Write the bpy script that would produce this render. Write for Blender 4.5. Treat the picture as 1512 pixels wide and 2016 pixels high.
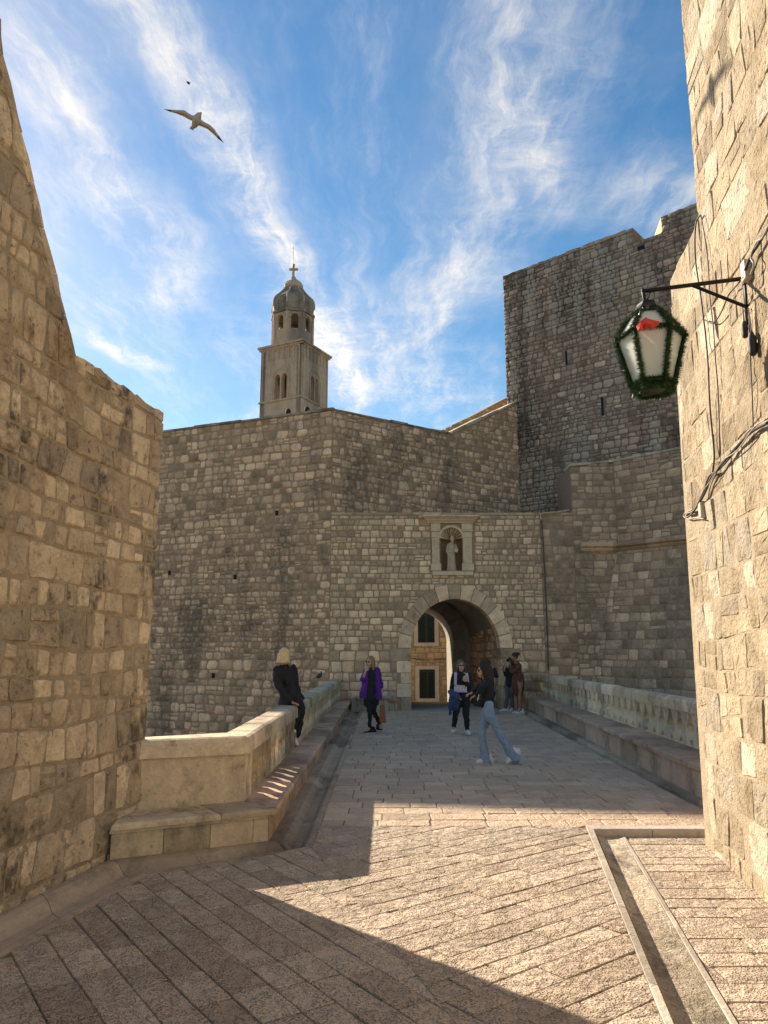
import bpy, bmesh, math, random, sys
from mathutils import Vector, Matrix, noise
from mathutils.geometry import tessellate_polygon
V = Vector
scene = bpy.context.scene
for o in list(bpy.data.objects): bpy.data.objects.remove(o, do_unlink=True)
C = scene.collection
# ------------------------------------------------------------------ camera
F, HOR, H = 1508.0, 1285.0, 1.72          # focal length and horizon row in photo pixels (1512 x 2016), eye height in metres
PITCH = math.atan((HOR - 1008) / F)
cam = bpy.data.cameras.new('camera'); camo = bpy.data.objects.new('camera', cam); C.objects.link(camo)
cam.sensor_fit = 'VERTICAL'; cam.sensor_height = 24; cam.lens = F / 2016 * 24
cam.clip_start = .05; cam.clip_end = 3000
camo.location = (0, 0, H); camo.rotation_euler = (math.pi / 2 + PITCH, 0, 0)
scene.camera = camo
# ------------------------------------------------------------------ sun, sky, exposure
SUN_AZ, SUN_EL = math.radians(-43.5), math.radians(27.6)     # to the sun, from +Y clockwise
TO_SUN = V((math.sin(SUN_AZ) * math.cos(SUN_EL), math.cos(SUN_AZ) * math.cos(SUN_EL), math.sin(SUN_EL)))
sl = bpy.data.lights.new('sun', 'SUN'); so = bpy.data.objects.new('sun', sl); C.objects.link(so)
sl.energy = 2.4; sl.angle = math.radians(.55); sl.color = (1, .955, .90)
so.rotation_euler = TO_SUN.to_track_quat('Z', 'Y').to_euler(); so.location = (-20, 30, 30)
scene.view_settings.view_transform = 'Standard'; scene.view_settings.look = 'None'
scene.view_settings.exposure = 1.95; scene.view_settings.gamma = 1
scene.view_settings.use_white_balance = True; scene.view_settings.white_balance_temperature = 8000
w = bpy.data.worlds.new('World'); scene.world = w; w.use_nodes = True
nt = w.node_tree; nt.nodes.clear()
def nd(t, typ, **k):
    n = t.nodes.new(typ)
    for a, b in k.items():
        if a in n.inputs: n.inputs[a].default_value = b
        else: setattr(n, a, b)
    return n
def math_(t, op, a, b=None, c=None):
    n = t.nodes.new('ShaderNodeMath'); n.operation = op
    for i, x in enumerate((a, b, c)):
        if x is None: continue
        if isinstance(x, (int, float)): n.inputs[i].default_value = x
        else: t.links.new(x, n.inputs[i])
    return n.outputs[0]
def ray_w(u, v):
    q, c, s = (1008 - v) / F, math.cos(PITCH), math.sin(PITCH); d = V(((u - 756) / F, c - q * s, s + q * c)).normalized(); return d
def build_world():
    t = nt; L = t.links.new
    sky = nd(t, 'ShaderNodeTexSky', sky_type='NISHITA', sun_disc=False, sun_elevation=SUN_EL, sun_rotation=SUN_AZ,
             air_density=1.0, dust_density=.25, ozone_density=2.2, altitude=0)
    hs = nd(t, 'ShaderNodeHueSaturation', Saturation=1.36, Value=.33)
    L(sky.outputs[0], hs.inputs['Color'])
    tc = nd(t, 'ShaderNodeTexCoord'); sp = nd(t, 'ShaderNodeSeparateXYZ'); L(tc.outputs['Generated'], sp.inputs[0])
    z = math_(t, 'ADD', math_(t, 'MAXIMUM', sp.outputs[2], .0), .03)
    cx = math_(t, 'DIVIDE', sp.outputs[0], z); cy = math_(t, 'DIVIDE', sp.outputs[1], z)
    cb = nd(t, 'ShaderNodeCombineXYZ'); L(cx, cb.inputs[0]); L(cy, cb.inputs[1])
    def warp(src, scale, amt, det):
        n0 = nd(t, 'ShaderNodeTexNoise', Scale=scale, Detail=det, Roughness=.6); L(src, n0.inputs['Vector'])
        sb = nd(t, 'ShaderNodeVectorMath', operation='SUBTRACT'); L(n0.outputs['Color'], sb.inputs[0]); sb.inputs[1].default_value = (.5, .5, .5)
        sc = nd(t, 'ShaderNodeVectorMath', operation='SCALE'); L(sb.outputs[0], sc.inputs[0]); sc.inputs['Scale'].default_value = amt
        ad = nd(t, 'ShaderNodeVectorMath', operation='ADD'); L(src, ad.inputs[0]); L(sc.outputs[0], ad.inputs[1]); return ad.outputs[0]
    P = warp(cb.outputs[0], 1.3, .30, 5.0)
    def noise_(rot, scl, off, detail, rough, lo, hi):
        mp = nd(t, 'ShaderNodeMapping'); mp.inputs['Rotation'].default_value = (0, 0, rot); mp.inputs['Scale'].default_value = scl; mp.inputs['Location'].default_value = off
        L(P, mp.inputs[0])
        n = nd(t, 'ShaderNodeTexNoise', Scale=1.0, Detail=detail, Roughness=rough); L(mp.outputs[0], n.inputs['Vector'])
        r = nd(t, 'ShaderNodeMapRange', interpolation_type='SMOOTHSTEP'); r.inputs[1].default_value = lo; r.inputs[2].default_value = hi
        L(n.outputs[0], r.inputs[0]); return r.outputs[0]
    fib = noise_(math.radians(28), (7.5, 1.9, 1), (2.2, 5.1, 0), 8.0, .72, .40, .70)
    fib2 = noise_(math.radians(-8), (3.2, 7.0, 1), (9.2, 1.1, 0), 8.0, .74, .42, .72)
    puff = noise_(.3, (2.0, 1.4, 1), (4.4, 8.1, 0), 8.0, .66, .42, .70)
    stream = noise_(math.radians(4), (2.4, .42, 1), (3.1, 1.7, 0), 7.0, .62, .42, .72)
    spx = nd(t, 'ShaderNodeSeparateXYZ'); L(P, spx.inputs[0])
    tot = None
    for (u0, v0, u1, v1, wid, amp) in ((285, 0, 690, 760, .07, 1.0), (20, 40, 250, 430, .07, .6), (1130, 60, 885, 620, .11, .5), (130, 640, 300, 722, .04, .9), (560, 620, 900, 800, .30, .55), (330, 420, 350, 610, .07, .5), (1010, 200, 1090, 420, .05, .35), (1200, 350, 1380, 420, .12, .45)):
        d0, d1 = ray_w(u0, v0), ray_w(u1, v1); A = (d0[0] / (d0[2] + .03), d0[1] / (d0[2] + .03)); B = (d1[0] / (d1[2] + .03), d1[1] / (d1[2] + .03))
        dx, dy = B[0] - A[0], B[1] - A[1]; ln = math.hypot(dx, dy); dx, dy = dx / ln, dy / ln
        rx = math_(t, 'SUBTRACT', spx.outputs[0], A[0]); ry = math_(t, 'SUBTRACT', spx.outputs[1], A[1])
        al_ = math_(t, 'DIVIDE', math_(t, 'ADD', math_(t, 'MULTIPLY', rx, dx), math_(t, 'MULTIPLY', ry, dy)), ln)
        ac = math_(t, 'DIVIDE', math_(t, 'ADD', math_(t, 'MULTIPLY', rx, -dy), math_(t, 'MULTIPLY', ry, dx)), wid)
        ga = math_(t, 'POWER', 2.718, math_(t, 'MULTIPLY', math_(t, 'MULTIPLY', ac, ac), -1.0))
        e0 = math_(t, 'SUBTRACT', al_, .5); e1 = math_(t, 'POWER', 2.718, math_(t, 'MULTIPLY', math_(t, 'POWER', math_(t, 'MULTIPLY', math_(t, 'ABSOLUTE', e0), 1.65), 4.0), -1.0))
        g_ = math_(t, 'MULTIPLY', math_(t, 'MULTIPLY', ga, e1), amp)
        tot = g_ if tot is None else math_(t, 'ADD', tot, g_)
    tex = math_(t, 'ADD', math_(t, 'MULTIPLY', fib, .55), math_(t, 'ADD', math_(t, 'MULTIPLY', fib2, .35), math_(t, 'MULTIPLY', puff, .28)))
    c1 = math_(t, 'MULTIPLY', tot, math_(t, 'ADD', tex, .12))
    veil = math_(t, 'MULTIPLY', math_(t, 'MULTIPLY', stream, math_(t, 'ADD', math_(t, 'MULTIPLY', fib, .75), .15)), .68)
    cl = math_(t, 'MINIMUM', math_(t, 'ADD', c1, math_(t, 'ADD', veil, math_(t, 'MULTIPLY', puff, .05))), .95)
    mix = nd(t, 'ShaderNodeMix', data_type='RGBA'); L(cl, mix.inputs[0]); L(hs.outputs[0], mix.inputs[6])
    mix.inputs[7].default_value = (2.15, 2.15, 2.15, 1)
    bg = nd(t, 'ShaderNodeBackground', Strength=.15); L(mix.outputs[2], bg.inputs[0])
    out = nd(t, 'ShaderNodeOutputWorld'); L(bg.outputs[0], out.inputs[0])
build_world()
# ------------------------------------------------------------------ photo pixel -> direction; distance from what the pixel touches
CP, SP = math.cos(PITCH), math.sin(PITCH); EYE = V((0, 0, H))
def ray(u, v):
    a = (u - 756) / F; b = (1008 - v) / F
    return V((a, CP - b * SP, SP + b * CP))
def onz(u, v, z=0.0): d = ray(u, v); return EYE + d * ((z - H) / d.z)
def onpl(u, v, P, n): d = ray(u, v); return EYE + d * ((V(P) - EYE).dot(n) / d.dot(n))
def ony(u, v, y): d = ray(u, v); return EYE + d * (y / d.y)
def project(p):
    q = p - EYE; y = q.y * CP + q.z * SP; z = -q.y * SP + q.z * CP
    if y < .05: return None
    return 756 + F * q.x / y, 1008 - F * z / y, y
# ------------------------------------------------------------------ objects
def link(o, parent=None, local=False):
    C.objects.link(o)
    if parent is not None:
        o.parent = parent
        if not local and parent.type == 'EMPTY' and parent.parent is None:
            o.matrix_parent_inverse = Matrix.Translation(parent.location).inverted()
    return o
def tag(o, label=None, cat=None, group=None, kind=None):
    if label: o['label'] = label
    if cat: o['category'] = cat
    if group: o['group'] = group
    if kind: o['kind'] = kind
    return o
def thing(name, label, cat, loc=(0, 0, 0), group=None):
    o = bpy.data.objects.new(name, None); o.location = loc; o.empty_display_size = .2; C.objects.link(o)
    return tag(o, label, cat, group)
def setting(name, loc=(0, 0, 0)):
    o = bpy.data.objects.new(name, None); o.location = loc; C.objects.link(o); o['kind'] = 'structure'; return o
class MB:
    def __init__(s): s.v = []; s.f = []; s.t = []; s.m = []
    def add(s, vs, fs, tint=(.5, .5, .5), mi=0):
        b = len(s.v); s.v += [tuple(p) for p in vs]; s.f += [tuple(i + b for i in f) for f in fs]; s.t += [tint] * len(vs); s.m += [mi] * len(fs)
        return s
    def box(s, c, size, rot=None, tint=(.5, .5, .5), mi=0):
        x, y, z = [q / 2 for q in size]; vs = [V((a * x, b * y, d * z)) for a in (-1, 1) for b in (-1, 1) for d in (-1, 1)]
        if rot is not None: vs = [rot @ p for p in vs]
        return s.add([V(c) + p for p in vs], [(0, 1, 3, 2), (4, 6, 7, 5), (0, 4, 5, 1), (2, 3, 7, 6), (0, 2, 6, 4), (1, 5, 7, 3)], tint, mi)
    def loft(s, pts, rads, side=(1, 0, 0), n=10, sub=3, tint=(.5, .5, .5), round_caps=True, mi=0):
        pts = [V(p) for p in pts]; rads = [(r, r) if isinstance(r, (int, float)) else r for r in rads]
        if sub > 1 and len(pts) > 1:
            P, R = [], []
            for i in range(len(pts) - 1):
                p0 = pts[max(i - 1, 0)]; p1 = pts[i]; p2 = pts[i + 1]; p3 = pts[min(i + 2, len(pts) - 1)]
                for k in range(sub):
                    x = k / sub
                    P.append(.5 * ((2 * p1) + (p2 - p0) * x + (2 * p0 - 5 * p1 + 4 * p2 - p3) * x * x + (3 * p1 - p0 - 3 * p2 + p3) * x ** 3))
                    e = x * x * (3 - 2 * x); R.append((rads[i][0] * (1 - e) + rads[i + 1][0] * e, rads[i][1] * (1 - e) + rads[i + 1][1] * e))
            P.append(pts[-1]); R.append(rads[-1]); pts, rads = P, R
        if round_caps:
            t0 = (pts[0] - pts[1]).normalized(); t1 = (pts[-1] - pts[-2]).normalized()
            r0 = min(rads[0]); r1 = min(rads[-1])
            pre = [(pts[0] + t0 * r0 * a, (rads[0][0] * b, rads[0][1] * b)) for a, b in ((.92, .35), (.6, .78))]
            post = [(pts[-1] + t1 * r1 * a, (rads[-1][0] * b, rads[-1][1] * b)) for a, b in ((.6, .78), (.92, .35))]
            pts = [p for p, _ in pre] + pts + [p for p, _ in post]; rads = [r for _, r in pre] + rads + [r for _, r in post]
        side = V(side); vs = []; m = len(pts)
        for i, p in enumerate(pts):
            t = (pts[min(i + 1, m - 1)] - pts[max(i - 1, 0)]).normalized()
            a = side - t * side.dot(t)
            if a.length < 1e-3: a = t.orthogonal()
            a.normalize(); b = t.cross(a)
            for k in range(n):
                q = 2 * math.pi * k / n; vs.append(p + a * (rads[i][0] * math.cos(q)) + b * (rads[i][1] * math.sin(q)))
        fs = [(i * n + k, i * n + (k + 1) % n, (i + 1) * n + (k + 1) % n, (i + 1) * n + k) for i in range(m - 1) for k in range(n)]
        fs += [tuple(reversed(range(n))), tuple(range((m - 1) * n, m * n))]
        return s.add(vs, fs, tint, mi)
    def ball(s, c, r, rot=None, n=10, tint=(.5, .5, .5), mi=0):
        c = V(c); r = (r, r, r) if isinstance(r, (int, float)) else r; vs = []; m = n // 2 + 1
        for i in range(1, m):
            a = math.pi * i / m
            for k in range(n):
                b = 2 * math.pi * k / n; p = V((r[0] * math.sin(a) * math.cos(b), r[1] * math.sin(a) * math.sin(b), r[2] * math.cos(a)))
                vs.append(c + (rot @ p if rot is not None else p))
        top = V((0, 0, r[2])); top = rot @ top if rot is not None else top
        vs += [c + top, c - top]; q = (m - 2)
        fs = [(i * n + k, (i + 1) * n + k, (i + 1) * n + (k + 1) % n, i * n + (k + 1) % n) for i in range(q) for k in range(n)]
        fs += [(q * n + n, k, (k + 1) % n) for k in range(n)] + [(q * n + n + 1, q * n + (k + 1) % n, q * n + k) for k in range(n)]
        return s.add(vs, fs, tint, mi)
    def build(s, name, mat, parent=None, smooth=True, local=False, fix=False):
        me = bpy.data.meshes.new(name); me.from_pydata(s.v, [], s.f)
        for m in (mat if isinstance(mat, (list, tuple)) else [mat]): me.materials.append(m)
        if isinstance(mat, (list, tuple)): me.polygons.foreach_set('material_index', s.m)
        ca = me.color_attributes.new('tint', 'FLOAT_COLOR', 'POINT')
        ca.data.foreach_set('color', [x for t in s.t for x in (t[0], t[1], t[2], 1.0)])
        if fix:
            bm = bmesh.new(); bm.from_mesh(me); bmesh.ops.recalc_face_normals(bm, faces=bm.faces); bm.to_mesh(me); bm.free()
        if smooth: me.shade_smooth()
        me.update()
        return link(bpy.data.objects.new(name, me), parent, local)
def tube(pts, r, n=6, sub=4): return MB().loft(pts, [r] * len(pts), n=n, sub=sub, round_caps=False)
# ------------------------------------------------------------------ materials
def stone_mat(name, ca, cb, cc, stain=(.1, .09, .075), st_amt=.6, st_scale=(.55, .55, .3), st_lo=.5, st_hi=.68, bump=.6, bscale=14.0, fine=70.0, pits=0.0, pit_scale=60.0,
              pale=None, pale_scale=(2.2, 2.2, .22), pale_lo=.6, pale_hi=.72, mott=.55, crack=.5, tvar=.5, rough=.9, ochre=None, ochre_lo=.6):
    m = bpy.data.materials.new(name); m.use_nodes = True; t = m.node_tree; t.nodes.clear(); L = t.links.new
    out = nd(t, 'ShaderNodeOutputMaterial'); bs = nd(t, 'ShaderNodeBsdfPrincipled', Roughness=rough); bs.inputs['Specular IOR Level'].default_value = .25
    L(bs.outputs[0], out.inputs[0])
    ge = nd(t, 'ShaderNodeNewGeometry'); at = nd(t, 'ShaderNodeAttribute', attribute_name='tint'); sp = nd(t, 'ShaderNodeSeparateColor'); L(at.outputs['Color'], sp.inputs[0])
    pos = ge.outputs['Position']
    def mix(f, a, b, typ='MIX'):
        n = nd(t, 'ShaderNodeMix', data_type='RGBA', blend_type=typ)
        for s_, x in ((0, f), (6, a), (7, b)):
            if hasattr(x, 'is_linked') or hasattr(x, 'links'): L(x, n.inputs[s_])
            elif s_ == 0: n.inputs[0].default_value = x
            else: n.inputs[s_].default_value = (*x, 1)
        return n.outputs[2]
    def nz(scale, det=4.0, rgh=.6, vec=None, sc=None):
        n = nd(t, 'ShaderNodeTexNoise', Scale=scale, Detail=det, Roughness=rgh)
        if sc:
            mp = nd(t, 'ShaderNodeMapping'); mp.inputs['Scale'].default_value = sc; L(pos, mp.inputs[0]); L(mp.outputs[0], n.inputs['Vector'])
        else: L(pos, n.inputs['Vector'])
        return n.outputs[0]
    def rng(x, lo, hi, a=0., b=1.):
        r = nd(t, 'ShaderNodeMapRange', interpolation_type='SMOOTHSTEP')
        for i, q in enumerate((lo, hi, a, b)): r.inputs[i + 1].default_value = q
        L(x, r.inputs[0]); return r.outputs[0]
    col = mix(sp.outputs[0], ca, cb)
    col = mix(rng(sp.outputs[1], .72, .9), col, cc)
    if ochre: col = mix(rng(nz(1.1, 3.), ochre_lo, ochre_lo + .14, 0, .75), col, ochre)
    n1 = nz(bscale * .45, 6., .65); n2 = nz(bscale * 2.2, 5., .7); n3 = nz(fine, 3., .6)
    mo = math_(t, 'ADD', math_(t, 'MULTIPLY', n1, mott * 1.25), math_(t, 'MULTIPLY', n2, mott * .9))
    mo = math_(t, 'ADD', mo, 1.0 - mott * 1.08)
    mo = math_(t, 'MULTIPLY', mo, math_(t, 'ADD', math_(t, 'MULTIPLY', sp.outputs[2], tvar), 1.0 - tvar / 2))
    cv = nd(t, 'ShaderNodeCombineColor')
    for i in range(3): L(mo, cv.inputs[i])
    col = mix(1.0, col, cv.outputs[0], 'MULTIPLY')
    ck = nz(bscale * 1.1, 9., .78); cf = math_(t, 'MULTIPLY', rng(ck, .57, .68), crack)
    col = mix(cf, col, tuple(c * .32 for c in ca))
    s1 = nz(1.0, 7., .68, sc=st_scale); s2 = nz(9.0, 5., .7)
    sf = math_(t, 'MULTIPLY', rng(math_(t, 'ADD', math_(t, 'MULTIPLY', s1, .72), math_(t, 'MULTIPLY', s2, .28)), st_lo, st_hi), st_amt)
    col = mix(sf, col, stain)
    if pale:
        p1 = nz(1.0, 6., .6, sc=pale_scale); p2 = nz(6.0, 5., .7)
        col = mix(math_(t, 'MULTIPLY', rng(math_(t, 'ADD', math_(t, 'MULTIPLY', p1, .65), math_(t, 'MULTIPLY', p2, .35)), pale_lo, pale_hi), .8), col, pale)
    n1 = math_(t, 'SUBTRACT', n1, math_(t, 'MULTIPLY', cf, .35))
    h = math_(t, 'ADD', math_(t, 'MULTIPLY', n1, .6), math_(t, 'ADD', math_(t, 'MULTIPLY', n2, .35), math_(t, 'MULTIPLY', n3, .12)))
    if pits:
        vo = nd(t, 'ShaderNodeTexVoronoi', Scale=pit_scale, feature='SMOOTH_F1'); vo.inputs['Smoothness'].default_value = .35
        wv = nd(t, 'ShaderNodeTexNoise', Scale=pit_scale * .8, Detail=2.0); L(pos, wv.inputs['Vector'])
        ws = nd(t, 'ShaderNodeVectorMath', operation='SCALE'); L(wv.outputs['Color'], ws.inputs[0]); ws.inputs['Scale'].default_value = .9 / pit_scale
        wa = nd(t, 'ShaderNodeVectorMath', operation='ADD'); L(pos, wa.inputs[0]); L(ws.outputs[0], wa.inputs[1]); L(wa.outputs[0], vo.inputs['Vector'])
        pit = rng(vo.outputs['Distance'], .12, .5)
        gate = rng(nz(pit_scale * .13, 2.), .38, .58, .25, 1.)
        h = math_(t, 'ADD', h, math_(t, 'MULTIPLY', math_(t, 'MULTIPLY', pit, gate), pits))
        dk = math_(t, 'SUBTRACT', 1.0, math_(t, 'MULTIPLY', math_(t, 'SUBTRACT', 1.0, pit), math_(t, 'MULTIPLY', gate, .18)))
        cd = nd(t, 'ShaderNodeCombineColor')
        for i in range(3): L(dk, cd.inputs[i])
        col = mix(1.0, col, cd.outputs[0], 'MULTIPLY')
    bp = nd(t, 'ShaderNodeBump', Strength=bump, Distance=.075); L(h, bp.inputs['Height']); L(bp.outputs[0], bs.inputs['Normal'])
    L(col, bs.inputs['Base Color'])
    return m
def plain(name, col, rough=.7, var=.12, scale=20.0, metal=0.0, bump=0.0, **k):
    m = bpy.data.materials.new(name); m.use_nodes = True; t = m.node_tree; bs = t.nodes['Principled BSDF']; L = t.links.new
    bs.inputs['Roughness'].default_value = rough; bs.inputs['Metallic'].default_value = metal
    for a, b in k.items(): bs.inputs[a.replace('_', ' ')].default_value = b
    tc = nd(t, 'ShaderNodeTexCoord'); n = nd(t, 'ShaderNodeTexNoise', Scale=scale, Detail=4.0); L(tc.outputs['Object'], n.inputs['Vector'])
    mx = nd(t, 'ShaderNodeMix', data_type='RGBA'); L(n.outputs[0], mx.inputs[0])
    mx.inputs[6].default_value = (*[c * (1 - var * 1.5) for c in col], 1); mx.inputs[7].default_value = (*[min(1, c * (1 + var * 1.5)) for c in col], 1)
    L(mx.outputs[2], bs.inputs['Base Color'])
    if bump:
        b = nd(t, 'ShaderNodeBump', Strength=bump, Distance=.02); L(n.outputs[0], b.inputs['Height']); L(b.outputs[0], bs.inputs['Normal'])
    return m
M = {}
M['left'] = stone_mat('limestone_tan', (0.718, 0.569, 0.393), (0.543, 0.428, 0.293), (0.431, 0.350, 0.250), stain=(.085, .07, .055), st_amt=.85, st_scale=(1.3, 1.3, .75), st_lo=.52, st_hi=.63, bump=1.0, bscale=11, ochre=(.42, .28, .14), ochre_lo=.6, mott=.95, crack=.8)
M['left_mortar'] = stone_mat('mortar_tan', (0.444, 0.357, 0.247), (0.444, 0.357, 0.247), (0.405, 0.326, 0.227), stain=(.1, .082, .062), st_amt=.6, bump=.9, bscale=16, mott=.7, crack=.4)
M['right'] = stone_mat('limestone_pale', (0.487, 0.392, 0.274), (0.406, 0.318, 0.214), (0.553, 0.471, 0.365), stain=(.24, .16, .085), st_amt=.6, st_scale=(2.2, 2.2, 1.0), st_lo=.53, st_hi=.66, bump=1.0, bscale=12, fine=90, ochre=(.5, .27, .10), ochre_lo=.63, mott=.8, pits=.12, pit_scale=28, crack=.6)
M['right_mortar'] = stone_mat('mortar_pale', (0.482, 0.388, 0.275), (0.482, 0.388, 0.275), (0.451, 0.364, 0.257), stain=(.3, .21, .12), st_amt=.5, st_scale=(2, 2, 1), bump=1.0, bscale=18)
M['bast'] = stone_mat('rubble_limestone', (0.729, 0.460, 0.291), (0.571, 0.363, 0.233), (0.740, 0.467, 0.295), stain=(.07, .06, .05), st_amt=.6, st_scale=(.5, .5, .16), st_lo=.50, st_hi=.62, bump=.9, bscale=7, fine=40, ochre=(.30, .215, .13), ochre_lo=.57, mott=.95, tvar=.85)
M['bast_mortar'] = stone_mat('rubble_mortar', (0.433, 0.271, 0.168), (0.433, 0.271, 0.168), (0.382, 0.240, 0.149), stain=(.06, .05, .04), st_amt=.5, st_scale=(.5, .5, .16), st_lo=.50, st_hi=.62, bump=.7, bscale=10)
M['gate'] = stone_mat('gate_limestone', (0.760, 0.523, 0.331), (0.669, 0.424, 0.264), (0.740, 0.509, 0.322), stain=(.085, .075, .062), st_amt=.6, st_scale=(.6, .6, .4), st_lo=.52, st_hi=.66, bump=.8, bscale=8, fine=45, mott=.9, tvar=.75)
M['gate_mortar'] = stone_mat('gate_mortar', (0.407, 0.256, 0.157), (0.407, 0.256, 0.157), (0.357, 0.225, 0.139), st_amt=.5, bump=.7, bscale=10)
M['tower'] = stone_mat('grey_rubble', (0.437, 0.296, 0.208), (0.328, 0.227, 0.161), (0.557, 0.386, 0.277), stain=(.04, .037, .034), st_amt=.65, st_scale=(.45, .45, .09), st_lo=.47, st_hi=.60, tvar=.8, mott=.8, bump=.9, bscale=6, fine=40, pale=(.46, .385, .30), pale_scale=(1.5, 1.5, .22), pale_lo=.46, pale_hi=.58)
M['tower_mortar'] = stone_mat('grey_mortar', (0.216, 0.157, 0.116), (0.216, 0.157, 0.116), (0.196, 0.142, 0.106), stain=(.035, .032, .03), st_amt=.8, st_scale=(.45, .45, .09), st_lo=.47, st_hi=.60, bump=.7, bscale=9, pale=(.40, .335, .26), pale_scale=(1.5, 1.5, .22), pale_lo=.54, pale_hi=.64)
M['rb'] = stone_mat('scarp_limestone', (0.569, 0.367, 0.235), (0.470, 0.308, 0.196), (0.681, 0.446, 0.286), stain=(.1, .092, .078), st_amt=.5, st_scale=(.7, .7, .3), st_lo=.48, st_hi=.62, tvar=.7, mott=.75, bump=.8, bscale=7, fine=40, ochre=(.27, .185, .11), ochre_lo=.58)
M['rb_mortar'] = stone_mat('scarp_mortar', (0.347, 0.237, 0.164), (0.347, 0.237, 0.164), (0.313, 0.211, 0.149), st_amt=.5, bump=.7, bscale=10)
M['house'] = stone_mat('ochre_rubble', (0.583, 0.421, 0.239), (0.490, 0.353, 0.199), (0.653, 0.480, 0.281), stain=(.14, .09, .05), st_amt=.4, bump=.8, bscale=8)
M['house_mortar'] = stone_mat('ochre_mortar', (0.33, 0.28, 0.215), (0.33, 0.28, 0.215), (0.31, 0.265, 0.2), st_amt=.3, bump=.6, bscale=10)
M['dressed'] = stone_mat('dressed_limestone', (0.593, 0.474, 0.325), (0.523, 0.423, 0.293), (0.613, 0.500, 0.355), stain=(.13, .105, .078), st_amt=.8, st_scale=(1.6, 1.6, 1.0), st_lo=.47, st_hi=.66, bump=.45, bscale=9, fine=60, ochre=(.38, .26, .135), ochre_lo=.61, mott=.85, crack=.8)
M['grey_dressed'] = stone_mat('weathered_limestone', (0.583, 0.396, 0.271), (0.509, 0.351, 0.244), (0.644, 0.443, 0.308), stain=(.075, .07, .062), st_amt=.6, st_scale=(1.3, 1.3, .7), st_lo=.47, st_hi=.64, bump=.45, bscale=9, fine=60, mott=.5)
M['carved'] = stone_mat('carved_limestone', (0.750, 0.540, 0.351), (0.719, 0.510, 0.333), (0.750, 0.559, 0.365), stain=(.16, .13, .095), st_amt=.5, st_scale=(2, 2, 1.4), bump=.35, bscale=14, mott=.4)
M['pave'] = stone_mat('bush_hammered_paving', (0.623, 0.495, 0.378), (0.554, 0.441, 0.336), (0.509, 0.392, 0.295), stain=(.2, .155, .112), st_amt=.35, st_scale=(1.1, 1.1, 1.1), st_lo=.5, st_hi=.68, bump=1.0, bscale=7, fine=120, pits=.34, pit_scale=66, mott=.45, tvar=.28, rough=.82, crack=.25)
M['deck'] = stone_mat('worn_paving', (0.636, 0.474, 0.333), (0.599, 0.449, 0.318), (0.572, 0.423, 0.299), stain=(.16, .135, .105), st_amt=.5, st_scale=(.9, .9, .9), st_lo=.5, st_hi=.68, bump=.7, bscale=7, fine=100, pits=.26, pit_scale=40, mott=.5, tvar=.25, rough=.6)
M['joint'] = stone_mat('joint_sand', (0.266, 0.203, 0.137), (0.266, 0.203, 0.137), (0.238, 0.182, 0.124), st_amt=.4, bump=.6, bscale=30)
M['gutter'] = stone_mat('gutter_stone', (0.478, 0.375, 0.274), (0.426, 0.335, 0.246), (0.510, 0.400, 0.293), stain=(.07, .058, .045), st_amt=.6, st_scale=(1.6, .5, 1), st_lo=.45, st_hi=.62, bump=.5, bscale=10, fine=80)
M['drain'] = stone_mat('washed_concrete', (0.66, 0.55, 0.42), (0.62, 0.515, 0.39), (0.68, 0.57, 0.44), stain=(.15, .125, .09), st_amt=.7, st_scale=(2.2, .8, 1), st_lo=.47, st_hi=.62, bump=1.0, bscale=16, fine=160, pits=.3, pit_scale=110)
M['kerb'] = stone_mat('kerb_limestone', (0.475, 0.410, 0.336), (0.437, 0.375, 0.308), (0.494, 0.430, 0.358), stain=(.22, .17, .12), st_amt=.6, st_scale=(2, 2, 1), bump=.5, bscale=12, mott=.6)
M['street'] = stone_mat('street_limestone', (.44, .42, .39), (.40, .385, .36), (.46, .44, .41), st_amt=.3, bump=.4, bscale=8)
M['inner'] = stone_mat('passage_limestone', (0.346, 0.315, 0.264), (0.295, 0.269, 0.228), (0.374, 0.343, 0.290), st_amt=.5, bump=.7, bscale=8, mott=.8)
M['frame'] = stone_mat('window_limestone', (.62, .55, .45), (.6, .53, .435), (.64, .57, .47), st_amt=.4, bump=.4, bscale=10)
M['balu'] = stone_mat('balustrade_limestone', (0.686, 0.539, 0.370), (0.634, 0.500, 0.343), (0.728, 0.573, 0.396), stain=(.13, .11, .09), st_amt=.7, st_scale=(1.6, 1.6, .9), st_lo=.47, st_hi=.62, bump=.5, bscale=10, mott=.7)
M['earth'] = stone_mat('moat_earth', (.16, .14, .09), (.12, .11, .07), (.14, .12, .08), bump=.6, bscale=2)
M['metal'] = plain('black_iron', (.022, .02, .018), .5, .3, 30, .6)
M['wire'] = plain('cable_rubber', (.035, .03, .027), .6, .3, 40)
M['wire_pale'] = plain('cable_grey', (.36, .32, .27), .6, .15, 40)
M['pipe'] = plain('weathered_conduit', (.10, .088, .075), .7, .3, 12)
M['box'] = plain('junction_plastic', (.52, .46, .36), .55, .12, 30)
def frosted():
    m = plain('frosted_glass', (.82, .85, .83), .35, .05, 8); t = m.node_tree; bs = t.nodes['Principled BSDF']; tr = nd(t, 'ShaderNodeBsdfTranslucent'); tr.inputs[0].default_value = (.9, .93, .9, 1)
    ms = nd(t, 'ShaderNodeMixShader'); ms.inputs[0].default_value = .5; t.links.new(bs.outputs[0], ms.inputs[1]); t.links.new(tr.outputs[0], ms.inputs[2]); t.links.new(ms.outputs[0], t.nodes['Material Output'].inputs[0]); return m
M['frost'] = frosted()
M['green'] = plain('tinsel_green', (.022, .075, .016), .32, .6, 60)
M['red'] = plain('red_paper', (.62, .035, .02), .5, .2, 20)
M['shutter'] = plain('shutter_green', (.012, .03, .022), .5, .2, 30)
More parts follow.
